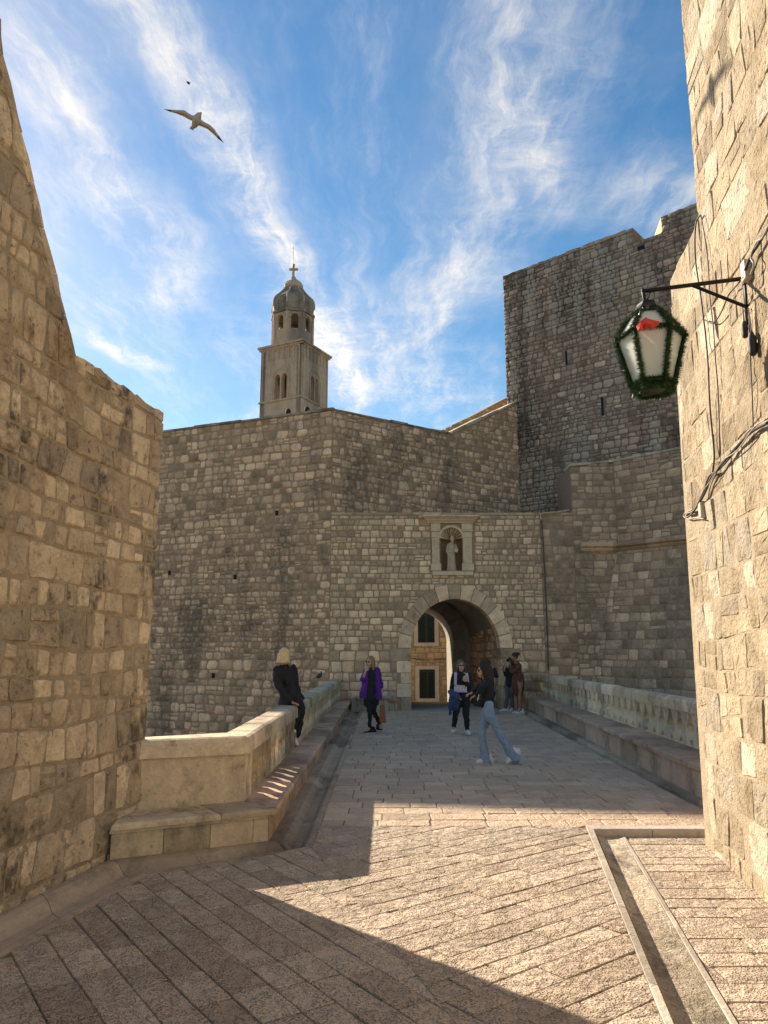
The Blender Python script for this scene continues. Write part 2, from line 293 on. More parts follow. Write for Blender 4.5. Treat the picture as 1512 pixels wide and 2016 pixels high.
M['skin'] = plain('skin', (.50, .28, .19), .55, .06, 20)
M['tan'] = plain('tanned_skin', (.34, .165, .10), .55, .06, 20)
M['black'] = plain('black_cloth', (.011, .0105, .0115), .85, .3, 30, bump=.3)
M['purple'] = plain('purple_cloth', (.085, .008, .19), .8, .15, 14, bump=.3)
M['brown'] = plain('rust_cloth', (.11, .035, .016), .85, .15, 20, bump=.3)
M['jeans'] = plain('light_denim', (.22, .31, .40), .85, .25, 9, bump=.3)
M['denim'] = plain('dark_denim', (.03, .055, .12), .85, .25, 20, bump=.3)
M['greycloth'] = plain('grey_cloth', (.10, .10, .098), .85, .15, 20, bump=.3)
M['pink'] = plain('lilac_cloth', (.50, .36, .42), .8, .1, 20)
M['pinkprint'] = plain('pale_print', (.68, .54, .60), .8, .05, 20)
M['white'] = plain('white_leather', (.72, .70, .67), .5, .05, 20)
M['sole'] = plain('gum_sole', (.42, .27, .15), .7, .1, 20)
M['blonde'] = plain('blonde_hair', (.60, .44, .23), .45, .35, 45)
M['straw'] = plain('dark_blonde_hair', (.28, .16, .055), .5, .35, 45)
M['brunette'] = plain('brunette_hair', (.03, .015, .009), .8, .35, 45)
M['auburn'] = plain('auburn_hair', (.13, .055, .028), .5, .35, 45)
M['bag'] = plain('tan_leather', (.24, .095, .032), .6, .15, 20)
M['glass'] = plain('dark_lens', (.01, .01, .012), .15, .1, 10)
M['gull'] = plain('gull_feathers', (.40, .36, .31), .8, .12, 8)
M['gulltip'] = plain('dark_feathers', (.025, .022, .02), .8, .2, 20)
M['pigeon'] = plain('slate_feathers', (.035, .037, .045), .7, .3, 30)
M['neck'] = plain('iridescent_neck', (.06, .15, .14), .35, .3, 30)
M['slate'] = stone_mat('dome_stone', (0.351, 0.271, 0.198), (0.280, 0.223, 0.167), (0.468, 0.349, 0.243), stain=(.04, .042, .045), st_amt=.8, st_scale=(.5, .5, .2), st_lo=.44, st_hi=.6, bump=.5, bscale=2.5, fine=12)
M['bell'] = stone_mat('bell_tower_stone', (0.556, 0.405, 0.284), (0.471, 0.345, 0.245), (0.610, 0.449, 0.319), stain=(.085, .078, .07), st_amt=.6, st_scale=(.35, .35, .1), st_lo=.47, st_hi=.62, bump=.6, bscale=3, fine=14)
M['dark'] = plain('hole_shade', (.012, .011, .01), .9, .1, 5)  # near-black colour standing for shade in holes, slots and behind shutters
# ------------------------------------------------------------------ masonry: every stone cut to its wall
class Frame:
    def __init__(s, O, d, up=(0, 0, 1), n=None):
        s.O = V(O); s.d = V(d).normalized(); s.up = V(up).normalized(); s.n = s.d.cross(s.up).normalized()
        if n is not None:
            if s.n.dot(V(n)) < 0: s.n = -s.n
        elif s.n.dot(EYE - s.O) < 0: s.n = -s.n
    def at(s, a, z, h=0.0): return s.O + s.d * a + s.up * z + s.n * h
    def uv(s, u, v):                                   # photo pixel -> (along, up) on this plane
        p = onpl(u, v, s.O, s.n) - s.O; return p.dot(s.d), p.dot(s.up)
def area(p): return .5 * sum(p[i][0] * p[(i + 1) % len(p)][1] - p[(i + 1) % len(p)][0] * p[i][1] for i in range(len(p)))
def cut(poly, a, b):                                    # keep what lies left of a->b
    out = []; m = len(poly)
    f = lambda p: (b[0] - a[0]) * (p[1] - a[1]) - (b[1] - a[1]) * (p[0] - a[0])
    for i in range(m):
        p, q = poly[i], poly[(i + 1) % m]; x, y = f(p), f(q)
        if x >= 0: out.append(p)
        if (x > 0 > y) or (x < 0 < y):
            k = x / (x - y); out.append((p[0] + (q[0] - p[0]) * k, p[1] + (q[1] - p[1]) * k))
    return out
def ccw(p): return p if area(p) > 0 else list(reversed(p))
def centroid(p): return sum(q[0] for q in p) / len(p), sum(q[1] for q in p) / len(p)
def stone_mesh(mb, fr, poly, proud, bev, R, rich, rough, base=-.05, tint=None):
    n = len(poly); cx, cy = centroid(poly); sz = math.sqrt(abs(area(poly))); tx, ty = R.uniform(-1, 1) * rough, R.uniform(-1, 1) * rough
    b = min(bev, sz * .22); k1 = 1 - b / (sz * .5)
    rings = [(1.0, base), (1.0, proud - b * .8), (k1, proud)] + ([(k1 * .55, proud)] if rich else [])
    vs = []
    for j, (k, h) in enumerate(rings):
        for (x, y) in poly:
            px, py = cx + (x - cx) * k, cy + (y - cy) * k; hh = h
            if j >= 2: hh += (x - cx) * k * tx + (y - cy) * k * ty + R.uniform(-1, 1) * rough * sz * (.28 if rich else .16) + (rough * sz * .22 if j == 3 else 0)
            elif j == 1: hh += R.uniform(-.35, .2) * b
            vs.append(fr.at(px, py, hh))
    vs.append(fr.at(cx, cy, proud + rough * sz * R.uniform(-.1, .35)))
    fs = []
    for j in range(len(rings) - 1):
        for i in range(n): fs.append((j * n + i, j * n + (i + 1) % n, (j + 1) * n + (i + 1) % n, (j + 1) * n + i))
    l = (len(rings) - 1) * n
    fs += [(l + i, l + (i + 1) % n, len(vs) - 1) for i in range(n)]
    if fr.d.cross(fr.up).dot(fr.n) < 0: fs = [tuple(reversed(f)) for f in fs]
    mb.add(vs, fs, tint or (R.random(), R.random(), R.random()))
def masonry(parent, fr, outline, holes=(), seed=1, ch=(.2, .3), asp=(.8, 1.8), gap=.02, proud=.02, bev=.02, rr=.25, jit=.12, rough=.08, wob=.03, split=.12, mat=None,
            rich=False, keep=300, name='stone', vis=(-60, -60, 1572, 2076), corner=3, maxr=9, chf=None, tf=None, wmin=0.0, smooth=True):
    R = random.Random(seed); outline = ccw(list(outline)); holes = [ccw(list(h)) for h in holes]
    s0 = min(p[0] for p in outline); s1 = max(p[0] for p in outline); z0 = min(p[1] for p in outline); z1 = max(p[1] for p in outline)
    bounds = [z0 - R.uniform(0, .5) * ch[0]]
    while bounds[-1] < z1:
        c = chf(bounds[-1]) if chf else ch
        bounds.append(bounds[-1] + R.uniform(*c))
    def bz(k, s): return bounds[k] + wob * noise.noise(V((s * .55, k * 5.31 + seed * 1.7, seed))) * 2
    stones = []
    for k in range(len(bounds) - 1):
        hgt = bounds[k + 1] - bounds[k]; s = s0 - R.uniform(0, 1) * hgt; dt = db = 0.0
        while s < s1:
            wd = max(wmin, hgt * R.uniform(*asp)); e = s + wd; dt2, db2 = R.uniform(-1, 1) * jit * hgt, R.uniform(-1, 1) * jit * hgt
            q = [(s + db, bz(k, s)), (e + db2, bz(k, e)), (e + dt2, bz(k + 1, e)), (s + dt, bz(k + 1, s))]
            if R.random() < split and hgt > ch[0] * 1.0:
                x = R.uniform(.38, .62); l = (q[0][0] + (q[3][0] - q[0][0]) * x, q[0][1] + (q[3][1] - q[0][1]) * x); r = (q[1][0] + (q[2][0] - q[1][0]) * x, q[1][1] + (q[2][1] - q[1][1]) * (x + R.uniform(-.1, .1)))
                stones += [[q[0], q[1], r, l], [l, r, q[2], q[3]]]
            else: stones.append(q)
            s = e; dt, db = dt2, db2
    out = []
    for q in stones:
        cx, cy = centroid(q); w_, h_ = abs(q[1][0] - q[0][0]), abs(q[3][1] - q[0][1])
        g = gap * R.uniform(.6, 1.5); kx, ky = max(.3, 1 - g / max(w_, .01)), max(.3, 1 - g / max(h_, .01))
        q = [(cx + (x - cx) * kx, cy + (y - cy) * ky) for x, y in q]
        for i in range(len(outline)):
            q = cut(q, outline[i], outline[(i + 1) % len(outline)])
            if len(q) < 3: break
        if len(q) < 3: continue
        for h in holes:
            best = None
            for i in range(len(h)):
                t = cut(q, h[(i + 1) % len(h)], h[i]); a = abs(area(t)) if len(t) > 2 else 0
                if best is None or a > best[0]: best = (a, t)
            q = best[1]
            if len(q) < 3: break
        if len(q) < 3 or abs(area(q)) < .14 * ch[0] * ch[0]: continue
        # round the corners
        p = []; m = len(q); lim = maxr
        for i in range(m):
            a, b, c = V(q[i - 1]), V(q[i]), V(q[(i + 1) % m]); la, lc = (a - b).length, (c - b).length; r = R.uniform(.45, 1.0) * rr * min(w_, h_)
            ra, rc = min(r, la * .46), min(r, lc * .46)
            if la < 1e-4 or lc < 1e-4: continue
            p0, p2 = b + (a - b).normalized() * ra, b + (c - b).normalized() * rc
            pts = [p0, p2] if corner == 2 else [p0, (p0 + p2) * .19 + b * .62, p2]
            j = jit * .16 * min(w_, h_)
            p += [(x.x + R.uniform(-j, j), x.y + R.uniform(-j, j)) for x in pts]
            if corner == 3 and lc > ra + rc + .12:
                mid = (b + c) * .5; p.append((mid.x + R.uniform(-j, j), mid.y + R.uniform(-j, j)))
        if len(p) < 4: continue
        c = fr.at(*centroid(p)); pr = project(c)
        big = -1
        if pr and vis[0] < pr[0] < vis[2] and vis[1] < pr[1] < vis[3]:
            big = abs(area(p)) * abs((c - EYE).normalized().dot(fr.n)) / (c - EYE).length_squared
        out.append((big, p, c))
    out.sort(key=lambda x: -x[0]); rest = MB(); kept = 0
    for big, p, c in out:
        tint = tf(c, R) if tf else None
        if big > 0 and kept < keep:
            mb = MB(); stone_mesh(mb, fr, p, proud * R.uniform(.5, 1.5), bev, R, rich, rough, tint=tint); mb.build(name, mat, parent, smooth); kept += 1
        else: stone_mesh(rest, fr, p, proud * R.uniform(.5, 1.5), bev, R, False, rough, tint=tint)
    if rest.v: tag(rest.build('further_' + name + 's', mat, parent, smooth), kind='stuff')
    return len(out)
def prism(name, fr, outline, h0, h1, mat, parent=None, holes=(), smooth=False, tint=(.5, .5, .5), bevel=0.0):
    loops = [list(outline)] + [list(h) for h in holes]; flat = [p for l in loops for p in l]
    tris = tessellate_polygon([[V((p[0], p[1], 0)) for p in l] for l in loops]); m = len(flat)
    vs = [fr.at(a, z, h1) for a, z in flat] + [fr.at(a, z, h0) for a, z in flat]
    fs = [tuple(t) for t in tris] + [tuple(m + i for i in reversed(t)) for t in tris]; b = 0
    for l in loops:
        k = len(l); fs += [(b + i, b + (i + 1) % k, m + b + (i + 1) % k, m + b + i) for i in range(k)]; b += k
    o = MB().add(vs, fs, tint).build(name, mat, parent, smooth, fix=True)
    if bevel:
        md = o.modifiers.new('bevel', 'BEVEL'); md.width = bevel; md.segments = 2; md.limit_method = 'ANGLE'; md.angle_limit = math.radians(50)
    return o
def slab(name, poly, z0, z1, mat, parent, bev=.012, R=random, jig=0.0, top=None):     # a block with worn upper edges, plan polygon in world xy
    poly = ccw([(p[0], p[1]) for p in poly]); n = len(poly); cx, cy = centroid(poly)
    def inset(d):
        r = []
        for i in range(n):
            a, b, c = V(poly[i - 1]), V(poly[i]), V(poly[(i + 1) % n]); e1, e2 = (b - a).normalized(), (c - b).normalized()
            n1, n2 = V((-e1.y, e1.x)), V((-e2.y, e2.x)); q = (n1 + n2); q = q / max(.3, 1 + n1.dot(n2)); r.append((b.x + q.x * d, b.y + q.y * d))
        return r
    rings = [(inset(0), z0), (inset(0), z1 - bev), (inset(bev * .35), z1 - bev * .3), (inset(bev), z1)]
    vs = []
    for pts, z in rings:
        for x, y in pts: vs.append((x, y, z + (R.uniform(-jig, jig) if z > z0 else 0)))
    fs = [tuple(reversed(range(n)))] + [(j * n + i, j * n + (i + 1) % n, (j + 1) * n + (i + 1) % n, (j + 1) * n + i) for j in range(3) for i in range(n)] + [tuple(range(3 * n, 4 * n))]
    return MB().add(vs, fs, (R.random(), R.random(), R.random())).build(name, mat, parent, False)
def lerp(a, b, t): return a + (b - a) * t
def run(name, f0, f1, b0, b1, z0, z1, L, mat, parent, gap=.006, bev=.015, seed=3, jig=.002, ov=0.0, cuts=None, dz=0.0):   # a row of blocks between two lines
    R = random.Random(seed); f0, f1, b0, b1 = [V((p[0], p[1], 0)) for p in (f0, f1, b0, b1)]; ln = (f1 - f0).length; ts = [0.0]
    if cuts: ts = list(cuts)
    else:
        while ts[-1] < 1: ts.append(ts[-1] + R.uniform(.8, 1.25) * L / ln)
        ts[-1] = 1.0
        if len(ts) > 2 and ts[-1] - ts[-2] < .3 * L / ln: ts.pop(-2)
    o = []
    for a, b in zip(ts, ts[1:]):
        g = gap / ln / 2; a, b = a + g, b - g; fo = [lerp(f0, f1, a), lerp(f0, f1, b)]; ba = [lerp(b0, b1, b), lerp(b0, b1, a)]
        if ov: fo = [p + (p - q).normalized() * ov for p, q in zip(fo, (ba[1], ba[0]))]
        d = R.uniform(-1, 1) * dz; o.append(slab(name, fo + ba, z0, z1 + d, mat, parent, bev, R, jig))
    return o
# ================================================================== THE SETTING
# terrain: the moat floor, one sheet to the horizon
MOAT = -6.0
g = MB().add([(-900, -900, MOAT), (900, -900, MOAT), (900, 900, MOAT), (-900, 900, MOAT)], [(0, 1, 2, 3)]).build('ground', M['earth']); g['kind'] = 'structure'
# main lines read off the photo
LA, LB = onz(0, 1805), onz(210, 1697); LD = (LB - LA).normalized()
RA, RB = onz(1388, 1650), onz(1512, 1760); RD = (RA - RB).normalized()
GY = 24.0                                               # plane of the gate wall
FG = Frame((0, GY, 0), (1, 0, 0))
XB = -1.06                                              # front of the left bench
# solid under the street and the bridge
MB().box((1.7, 15.6, (MOAT - .14) / 2), (7.6, 17.6, -MOAT - .14)).build('bridge', M['rb'])['kind'] = 'structure'
MB().box((0, .9, (MOAT - .14) / 2), (16, 11.6, -MOAT - .14)).build('terrain', M['earth'])['kind'] = 'structure'
MB().box((6.2, 26.6, (MOAT - .03) / 2), (15.4, 4.0, -MOAT - .03)).build('passage_floor', M['street'])['kind'] = 'structure'
MB().box((6.2, 38.2, (MOAT - .85) / 2), (15.4, 19.0, -MOAT - .85)).build('street', M['street'])['kind'] = 'structure'
# --- paving: three fields laid in their own directions, and the lower side pavement
UPZ = (0, 0, 1)
gk = [onz(0, 1885), onz(290, 1722), onz(612, 1669), onz(712, 1405)]            # outer edge of the left gutter
xg = -.645
gk[2].x = xg; gk[3] = V((xg, GY, 0))
drl0, drl1 = onz(1153, 1626), onz(1308, 2016)                                   # outer edge of the drain kerb
seam0, seam1 = gk[2].copy(), onz(900, 2016)
def far_out(a, b, k): return b + (b - a).normalized() * k
near = -1.2
drn = far_out(drl0, drl1, 5.0)
def meet(a, b, c, d):
    r, s = b - a, d - c; k = ((c.x - a.x) * s.y - (c.y - a.y) * s.x) / (r.x * s.y - r.y * s.x); return a + r * k
mitre = meet(seam0, seam1, drl0, drl1)
lrow = V((xg, 8.42, 0)); rrow = onz(1153, 1626)
rowY = drl0.y
def flat_frame(p, q): return Frame((p.x, p.y, 0), (q - p).to_3d(), V((0, 0, 1)).cross((q - p).normalized()), n=UPZ)
fore = setting('forecourt_paving', (0, 5, 0))
def field(par, fr, pts, seed, mat, ch, asp, keep=300, dz=-.007, joint=True, sheet='joint_bed', gap=.008, rr=.05, wmin=.3, jit=.02):
    fr = Frame(fr.O + V((0, 0, dz)), fr.d, fr.up, n=UPZ)
    poly = [((V(p) - fr.O).dot(fr.d), (V(p) - fr.O).dot(fr.up)) for p in pts]
    if joint: prism(sheet, fr, poly, -.02, 0, M['joint'], par)
    masonry(par, fr, poly, seed=seed, ch=ch, asp=asp, gap=gap, proud=.007, bev=.005, rr=rr, jit=jit, rough=.006, wob=.006, split=0, mat=mat, keep=keep, name='paver', corner=2, wmin=wmin, smooth=False)
fa = flat_frame(onz(222, 1773), onz(477, 2016)); fb = flat_frame(onz(748, 1823), onz(1086, 1730))
A_pts = [gk[2] + V((0, -.0, 0)), gk[1], gk[0], far_out(gk[1], gk[0], 5), drn, mitre]
field(fore, fa, A_pts, 11, M['pave'], (.19, .24), (1.3, 2.3), keep=150)
B_pts = [gk[2], mitre, V((drl0.x, drl0.y, 0)), V((xg, rowY, 0))]
field(fore, fb, B_pts, 12, M['pave'], (.18, .235), (1.3, 2.3), keep=150)
deck = setting('bridge_deck', (1.5, 15, 0))
rg0, rg1 = onz(1383, 1592), onz(1036, 1408)                                    # outer edge of the right gutter
D_pts = [V((xg, rowY, 0)), V((4.9, rowY, 0)), rg0, V((rg1.x, GY, 0)), V((xg, GY, 0))]
D_pts[1].x = rg0.x - (rg0.y - rowY) * .05
field(deck, Frame((0, rowY, 0), (1, 0, 0), (0, 1, 0), n=UPZ), D_pts, 13, M['deck'], (.27, .34), (1.0, 2.0), keep=300, rr=.06, gap=.013)
# side pavement along the right wall, 6 cm lower
SZ = -.06
side = setting('side_pavement', (2.5, 6, SZ))
k0 = onz(1228, 1640, SZ); k1 = far_out(k0, onz(1456, 2016, SZ), 4); k0 = k0 + (k0 - k1) * ((8.0 - k0.y) / (k0.y - k1.y))
rin = RA + V((.25, -.02, 0)); sp_pts = [k0, k1, V((RB.x - RD.x * 6 + .2, k1.y, 0)), V((rin.x, 8.00, 0))]
field(side, Frame((0, 0, SZ), (1, 0, 0), (0, 1, 0), n=UPZ), [V((p.x, p.y, SZ)) for p in sp_pts], 14, M['pave'], (.19, .25), (1.6, 2.6), keep=160)
# --- drain: kerb, hollow channel, inner kerb
drain = setting('drain', (1.8, 6, SZ))
def strip(name, pa, pb, prof, L, mat, par, seed, gap=.006):                      # pieces of a moulding between lines pa and pb (outer, inner); prof = [(t, z)]
    R = random.Random(seed); ln = (pa[1] - pa[0]).length; ts = [0.0]
    while ts[-1] < 1: ts.append(ts[-1] + L * R.uniform(.8, 1.25) / ln)
    ts[-1] = 1.0
    if len(ts) > 2 and ts[-1] - ts[-2] < .3 * L / ln: ts.pop(-2)
    for a, b in zip(ts, ts[1:]):
        g_ = gap / ln / 2; vs = []; k = len(prof)
        for s in (a + g_, b - g_):
            p, q = lerp(pa[0], pa[1], s), lerp(pb[0], pb[1], s)
            for t, z in prof: x = lerp(p, q, t); vs.append((x.x, x.y, z + R.uniform(-.001, .001)))
            for t in (prof[-1][0], prof[0][0]): x = lerp(p, q, t); vs.append((x.x, x.y, -.139))
        m = k + 2; fs = [(i, (i + 1) % m, m + (i + 1) % m, m + i) for i in range(m)] + [tuple(range(m)), tuple(reversed(range(m, 2 * m)))]
        MB().add(vs, fs, (R.random(), R.random(), R.random())).build(name, mat, par, False, fix=True)
ki0, ki1 = onz(1168, 1629), far_out(onz(1168, 1629), onz(1327, 2016), 4.0)
ko1 = far_out(drl0, drl1, 4.0)
strip('kerb_stone', (drl0, ko1), (ki0, ki1), [(0, 0), (.08, .008), (.9, .006), (1, -.004)], .62, M['kerb'], drain, 21)
c0, c1 = onz(1213, 1638, SZ), far_out(onz(1213, 1638, SZ), onz(1429, 2016, SZ), 4.0)
ki0b, ki1b = V((ki0.x + .004, 8.0, 0)), ki1 + V((.004, 0, 0))
strip('channel', (ki0b, ki1b), (V((c0.x, 8.0, 0)), c1), [(0, -.04), (.1, -.058), (.3, -.072), (.55, -.072), (.8, -.066), (1, -.058)], 1.1, M['drain'], drain, 22, .004)
strip('kerb_stone', (V((c0.x + .003, 8.0, 0)), c1 + V((.003, 0, 0))), (V((k0.x - .006, 8.0, 0)), k1 - V((.006, 0, 0))), [(0, -.064), (.12, -.052), (.9, -.054), (1, -.062)], .62, M['kerb'], drain, 23)
strip('kerb_stone', (V((drl0.x + .0, rowY - .004, 0)), V((3.6, rowY - .004, 0))), (V((drl0.x + .0, 8.01, 0)), V((3.6, 8.01, 0))), [(0, 0), (.05, .008), (.92, .006), (1, -.006)], .55, M['kerb'], drain, 24)
# --- gutters
lg = setting('gutter', (-.9, 10, 0))
wb = [LA + LD * -5.0, LB + LD * .12]                                             # foot of the left wall
bc = V((XB, onz(525, 1662).y, 0)); bl = onz(215, 1700)
GPROF = [(0, .004), (.10, .006), (.17, -.004), (.36, -.062), (.58, -.055), (.74, .012), (.86, .03), (1, .028)]
strip('gutter_stone', (far_out(gk[1], gk[0], 5), gk[1]), (far_out(bl, LA, 5), bl), GPROF, .9, M['gutter'], lg, 31)
strip('gutter_stone', (gk[1], gk[2]), (bl, bc), GPROF, .8, M['gutter'], lg, 32)
strip('gutter_stone', (gk[2], gk[3]), (bc, V((XB, GY, 0))), [(0, .004), (.14, .006), (.2, -.01), (.3, -.05), (.52, -.055), (.62, -.01), (.7, .012), (1, .016)], 1.0, M['gutter'], lg, 33)
rgs = setting('gutter', (4, 14, 0))
ri0, ri1 = onz(1383, 1578), V((onz(1045, 1400).x, GY, 0))
rdir = (ri0 - ri1).normalized(); ri0e = ri0 + rdir * 2.0; rg0e = rg0 + rdir * 2.0
strip('gutter_stone', (rg0e, V((rg1.x, GY, 0))), (ri0e, ri1), [(0, .004), (.1, .006), (.2, -.04), (.42, -.045), (.5, .03), (1, .034)], 1.0, M['gutter'], rgs, 34)
# --- benches
BZ = .32
pc = onz(480, 1578, BZ)                                                          # inner corner of the left parapet
PX = pc.x
bl2 = onz(250, 1596, BZ)
lb_ = thing('stone_bench', 'pale stone bench with moulded edge along foot of left parapet', 'bench', (bc.x, bc.y, 0), 'stone benches on the bridge')
bk = .30
def off(p, x, y): return V((p.x + x, p.y + y, 0))
# base blocks, then a fillet, then the seat slabs
run('base_block', bl, bc, off(bl, .05, .3), off(bc, -.30, .30), -.05, BZ - .085, .45, M['dressed'], lb_, seed=41)
run('base_block', off(bc, 0, .006), V((XB, GY, 0)), off(bc, -.32, .31), V((XB - .32, GY, 0)), -.05, BZ - .085, .62, M['grey_dressed'], lb_, seed=42)
fd = (bc - bl).normalized(); fn = V((fd.y, -fd.x, 0))
def front_run(z0, z1, ov, bev, seed, L, name):
    a, b = bl + fn * ov - fd * .02, bc + fn * ov + fd * ov
    run(name, a, b, bl2 + V((-.06, .05, 0)), V((PX - .04, pc.y + .05, 0)), z0, z1, L, M['dressed'], lb_, seed=seed, bev=bev)
def side_run(z0, z1, ov, bev, seed, L, name):
    a = bc + V((ov, -ov * .2, 0)); run(name, off(a, 0, .004), V((XB + ov, GY, 0)), V((PX - .04, pc.y + .06, 0)), V((PX - .04, GY, 0)), z0, z1, L, M['grey_dressed'], lb_, seed=seed, bev=bev)
front_run(BZ - .085, BZ - .055, .03, .012, 43, .9, 'moulding'); front_run(BZ - .053, BZ, .075, .02, 44, .95, 'seat_slab')
side_run(BZ - .085, BZ - .055, .03, .012, 45, 1.0, 'moulding'); side_run(BZ - .053, BZ, .075, .02, 46, 1.15, 'seat_slab')
# right bench
rbt0, rbt1 = ri0e, ri1
rb_ = thing('stone_bench', 'grey streaked stone bench below pierced balustrade on right of bridge', 'bench', (ri0.x, ri0.y, 0), 'stone benches on the bridge')
rn = V((-rdir.y, rdir.x, 0)); rn = rn if rn.x > 0 else -rn
BW = .46
run('base_block', rbt0, rbt1, rbt0 + rn * .4, rbt1 + rn * .4, -.05, .335, .8, M['grey_dressed'], rb_, seed=51)
run('moulding', rbt0 - rn * .03, rbt1 - rn * .03, rbt0 + rn * .5, rbt1 + rn * .5, .337, .365, 1.1, M['grey_dressed'], rb_, seed=52, bev=.01)
run('seat_slab', rbt0 - rn * .075, rbt1 - rn * .075, rbt0 + rn * .5, rbt1 + rn * .5, .367, .43, 1.2, M['grey_dressed'], rb_, seed=53, bev=.02)
# little bench against the gate wall
gb = thing('stone_bench', 'short stone bench against the gate wall left of archway', 'bench', (-.2, GY - .3, 0), 'stone benches on the bridge')
gx0, gx1 = XB + .08, ony(768, 1385, GY - .4).x
run('base_block', (gx0, GY - .40), (gx1 - .06, GY - .40), (gx0, GY - .002), (gx1 - .06, GY - .002), -.02, .33, .55, M['dressed'], gb, seed=61)
run('moulding', (gx0, GY - .43), (gx1 - .03, GY - .43), (gx0, GY - .002), (gx1 - .03, GY - .002), .332, .365, .8, M['dressed'], gb, seed=62, bev=.01)
run('seat_slab', (gx0, GY - .47), (gx1, GY - .47), (gx0, GY - .002), (gx1, GY - .002), .367, .43, .8, M['dressed'], gb, seed=63, bev=.015)
# --- parapets with pierced panels
def trefoil(cx, cz, s, sv):                                                      # the opening: round top lobe, two side lobes, waisted foot
    pts = []
    def arc(x, y, r, a0, a1, n):
        for i in range(n + 1):
            a = math.radians(lerp(a0, a1, i / n)); pts.append((cx + s * (x + r * math.cos(a)), cz + sv * (y + r * math.sin(a))))
    arc(.115, -.01, .10, -70, 75, 5); arc(0, .17, .085, 10, 170, 5); arc(-.115, -.01, .10, 105, 250, 5)
    pts += [(cx - .05 * s, cz - .17 * sv), (cx - .09 * s, cz - .235 * sv), (cx + .09 * s, cz - .235 * sv), (cx + .05 * s, cz - .17 * sv)]
    return pts
def balustrade(th, p0, p1, z0, zc, z1, thick, mat, capmat, per, seed, L=1.35, capov=.035, s=.85, sv=.85, skip=0.0, capin=0.0):
    d = (p1 - p0); ln = d.length; d.normalize(); fr = Frame((p0.x, p0.y, 0), d); R = random.Random(seed); n = max(1, round(ln / L)); a = skip
    n = max(1, round((ln - skip) / L)); st = (ln - skip) / n
    for i in range(n):
        b = a + st; k = max(1, round(st / per)); w_ = st / k
        holes = [trefoil(a + (j + .5) * w_, (z0 + zc) / 2, s, sv) for j in range(k)]
        prism('pierced_panel', fr, [(a + .003, z0), (b - .003, z0), (b - .003, zc), (a + .003, zc)], -thick, 0, mat, th, holes, tint=(R.random(), R.random(), R.random()))
        a = b
    f0, f1 = p0 + fr.n * capov, p1 + fr.n * capov; b0, b1 = p0 - fr.n * (thick + capov + capin), p1 - fr.n * (thick + capov + capin)
    run('coping_stone', f0, f1, b0, b1, zc, z1, .95, capmat, th, seed=seed + 1, bev=.045, dz=.006, jig=.003)
    return fr
PTOP, PCAP, PTH = .93, .76, .24
lp = thing('stone_parapet', 'tan stone parapet with sunlit coping on left of bridge', 'parapet', (PX, pc.y, 0))
corner_y = pc.y
balustrade(lp, V((PX, corner_y + .42, 0)), V((PX, GY - .003, 0)), BZ, PCAP, PTOP, .13, M['dressed'], M['dressed'], .36, 71, s=.66, sv=.78, capin=.11)
slab('corner_block', [(PX - PTH, corner_y + .02), (PX, corner_y), (PX, corner_y + .414), (PX - PTH, corner_y + .414)], BZ, PCAP, M['dressed'], lp, .012)
wl = LB + LD * (bl2.y - LB.y + .06); sl0 = V((bl2.x - .05, bl2.y, 0))
ret_d = (V((PX, corner_y, 0)) - sl0)
slab('return_panel', [(sl0.x, sl0.y), (PX - .004, corner_y - .0), (PX - .004 - .0, corner_y + PTH), (sl0.x, sl0.y + PTH)], BZ, PCAP, M['dressed'], lp, .01)
slab('coping_stone', [(sl0.x, sl0.y - .035), (PX + .04, corner_y - .04), (PX + .04, corner_y + .43), (PX - PTH - .04, corner_y + .43), (PX - PTH - .04, corner_y + PTH + .06), (sl0.x, sl0.y + PTH + .05)], PCAP + .001, PTOP, M['dressed'], lp, .045)
rp = thing('stone_balustrade', 'grey stone balustrade with trefoil openings on right of bridge', 'balustrade', (ri0.x + .5, ri0.y, 0))
rq0, rq1 = rbt0 + rn * BW, rbt1 + rn * BW; rq1.y = GY - .003
balustrade(rp, rq1, rq0, .43, .90, 1.08, .15, M['balu'], M['balu'], .42, 73, L=1.26, s=.80, sv=.86)
# ================================================================== WALLS AND BUILDINGS
def rect(a, b, c, d): return [(a, b), (c, b), (c, d), (a, d)]
# ---------------- left wall (ends beyond the parapet, steps up in a raking edge towards the viewer)
FL = Frame((LA.x, LA.y, 0), LD)
lw = thing('fortress_wall', 'tan rubble stone wall on left edge with stepped top, in shade', 'wall', (LB.x, LB.y, 0))
sC, zC = FL.uv(318, 822); sN, zN = FL.uv(145, 697); zC = zN = 4.05
sm1, zm1 = FL.uv(104, 540); sm2, zm2 = FL.uv(60, 360); sT, zT = FL.uv(0, 108)
sNear, zHi = -6.0, 9.0
sT2 = sT - (zHi - zT) * .35
sE = sC + .02
Lout = [(sNear, -.1), (sE, -.1), (sE, zC), (sN, zN), (sm1, zm1), (sm2, zm2), (sT, zT), (sT2, zHi), (sNear, zHi)]
prism('mortar_core', FL, Lout, -1.1, 0, M['left_mortar'], lw)
Lhole = [(sN, zN), (sE + .5, zC), (sE + .5, zHi + 1), (sT2 - .35, zHi + 1), (sT2, zHi), (sT, zT), (sm2, zm2), (sm1, zm1)]
masonry(lw, FL, rect(sNear + 2, -.06, sE, zHi), [Lhole], seed=101, ch=(.15, .32), asp=(.45, 1.5), gap=.022, proud=.013, bev=.013, rr=.22, jit=.16, rough=.075, wob=.06, split=.08, mat=M['left'], rich=True, keep=290, smooth=False)
R = random.Random(14)
pts_ = [(sE, zC), (sN, zN), (sm1, zm1), (sm2, zm2), (sT, zT), (sT2, zHi)]
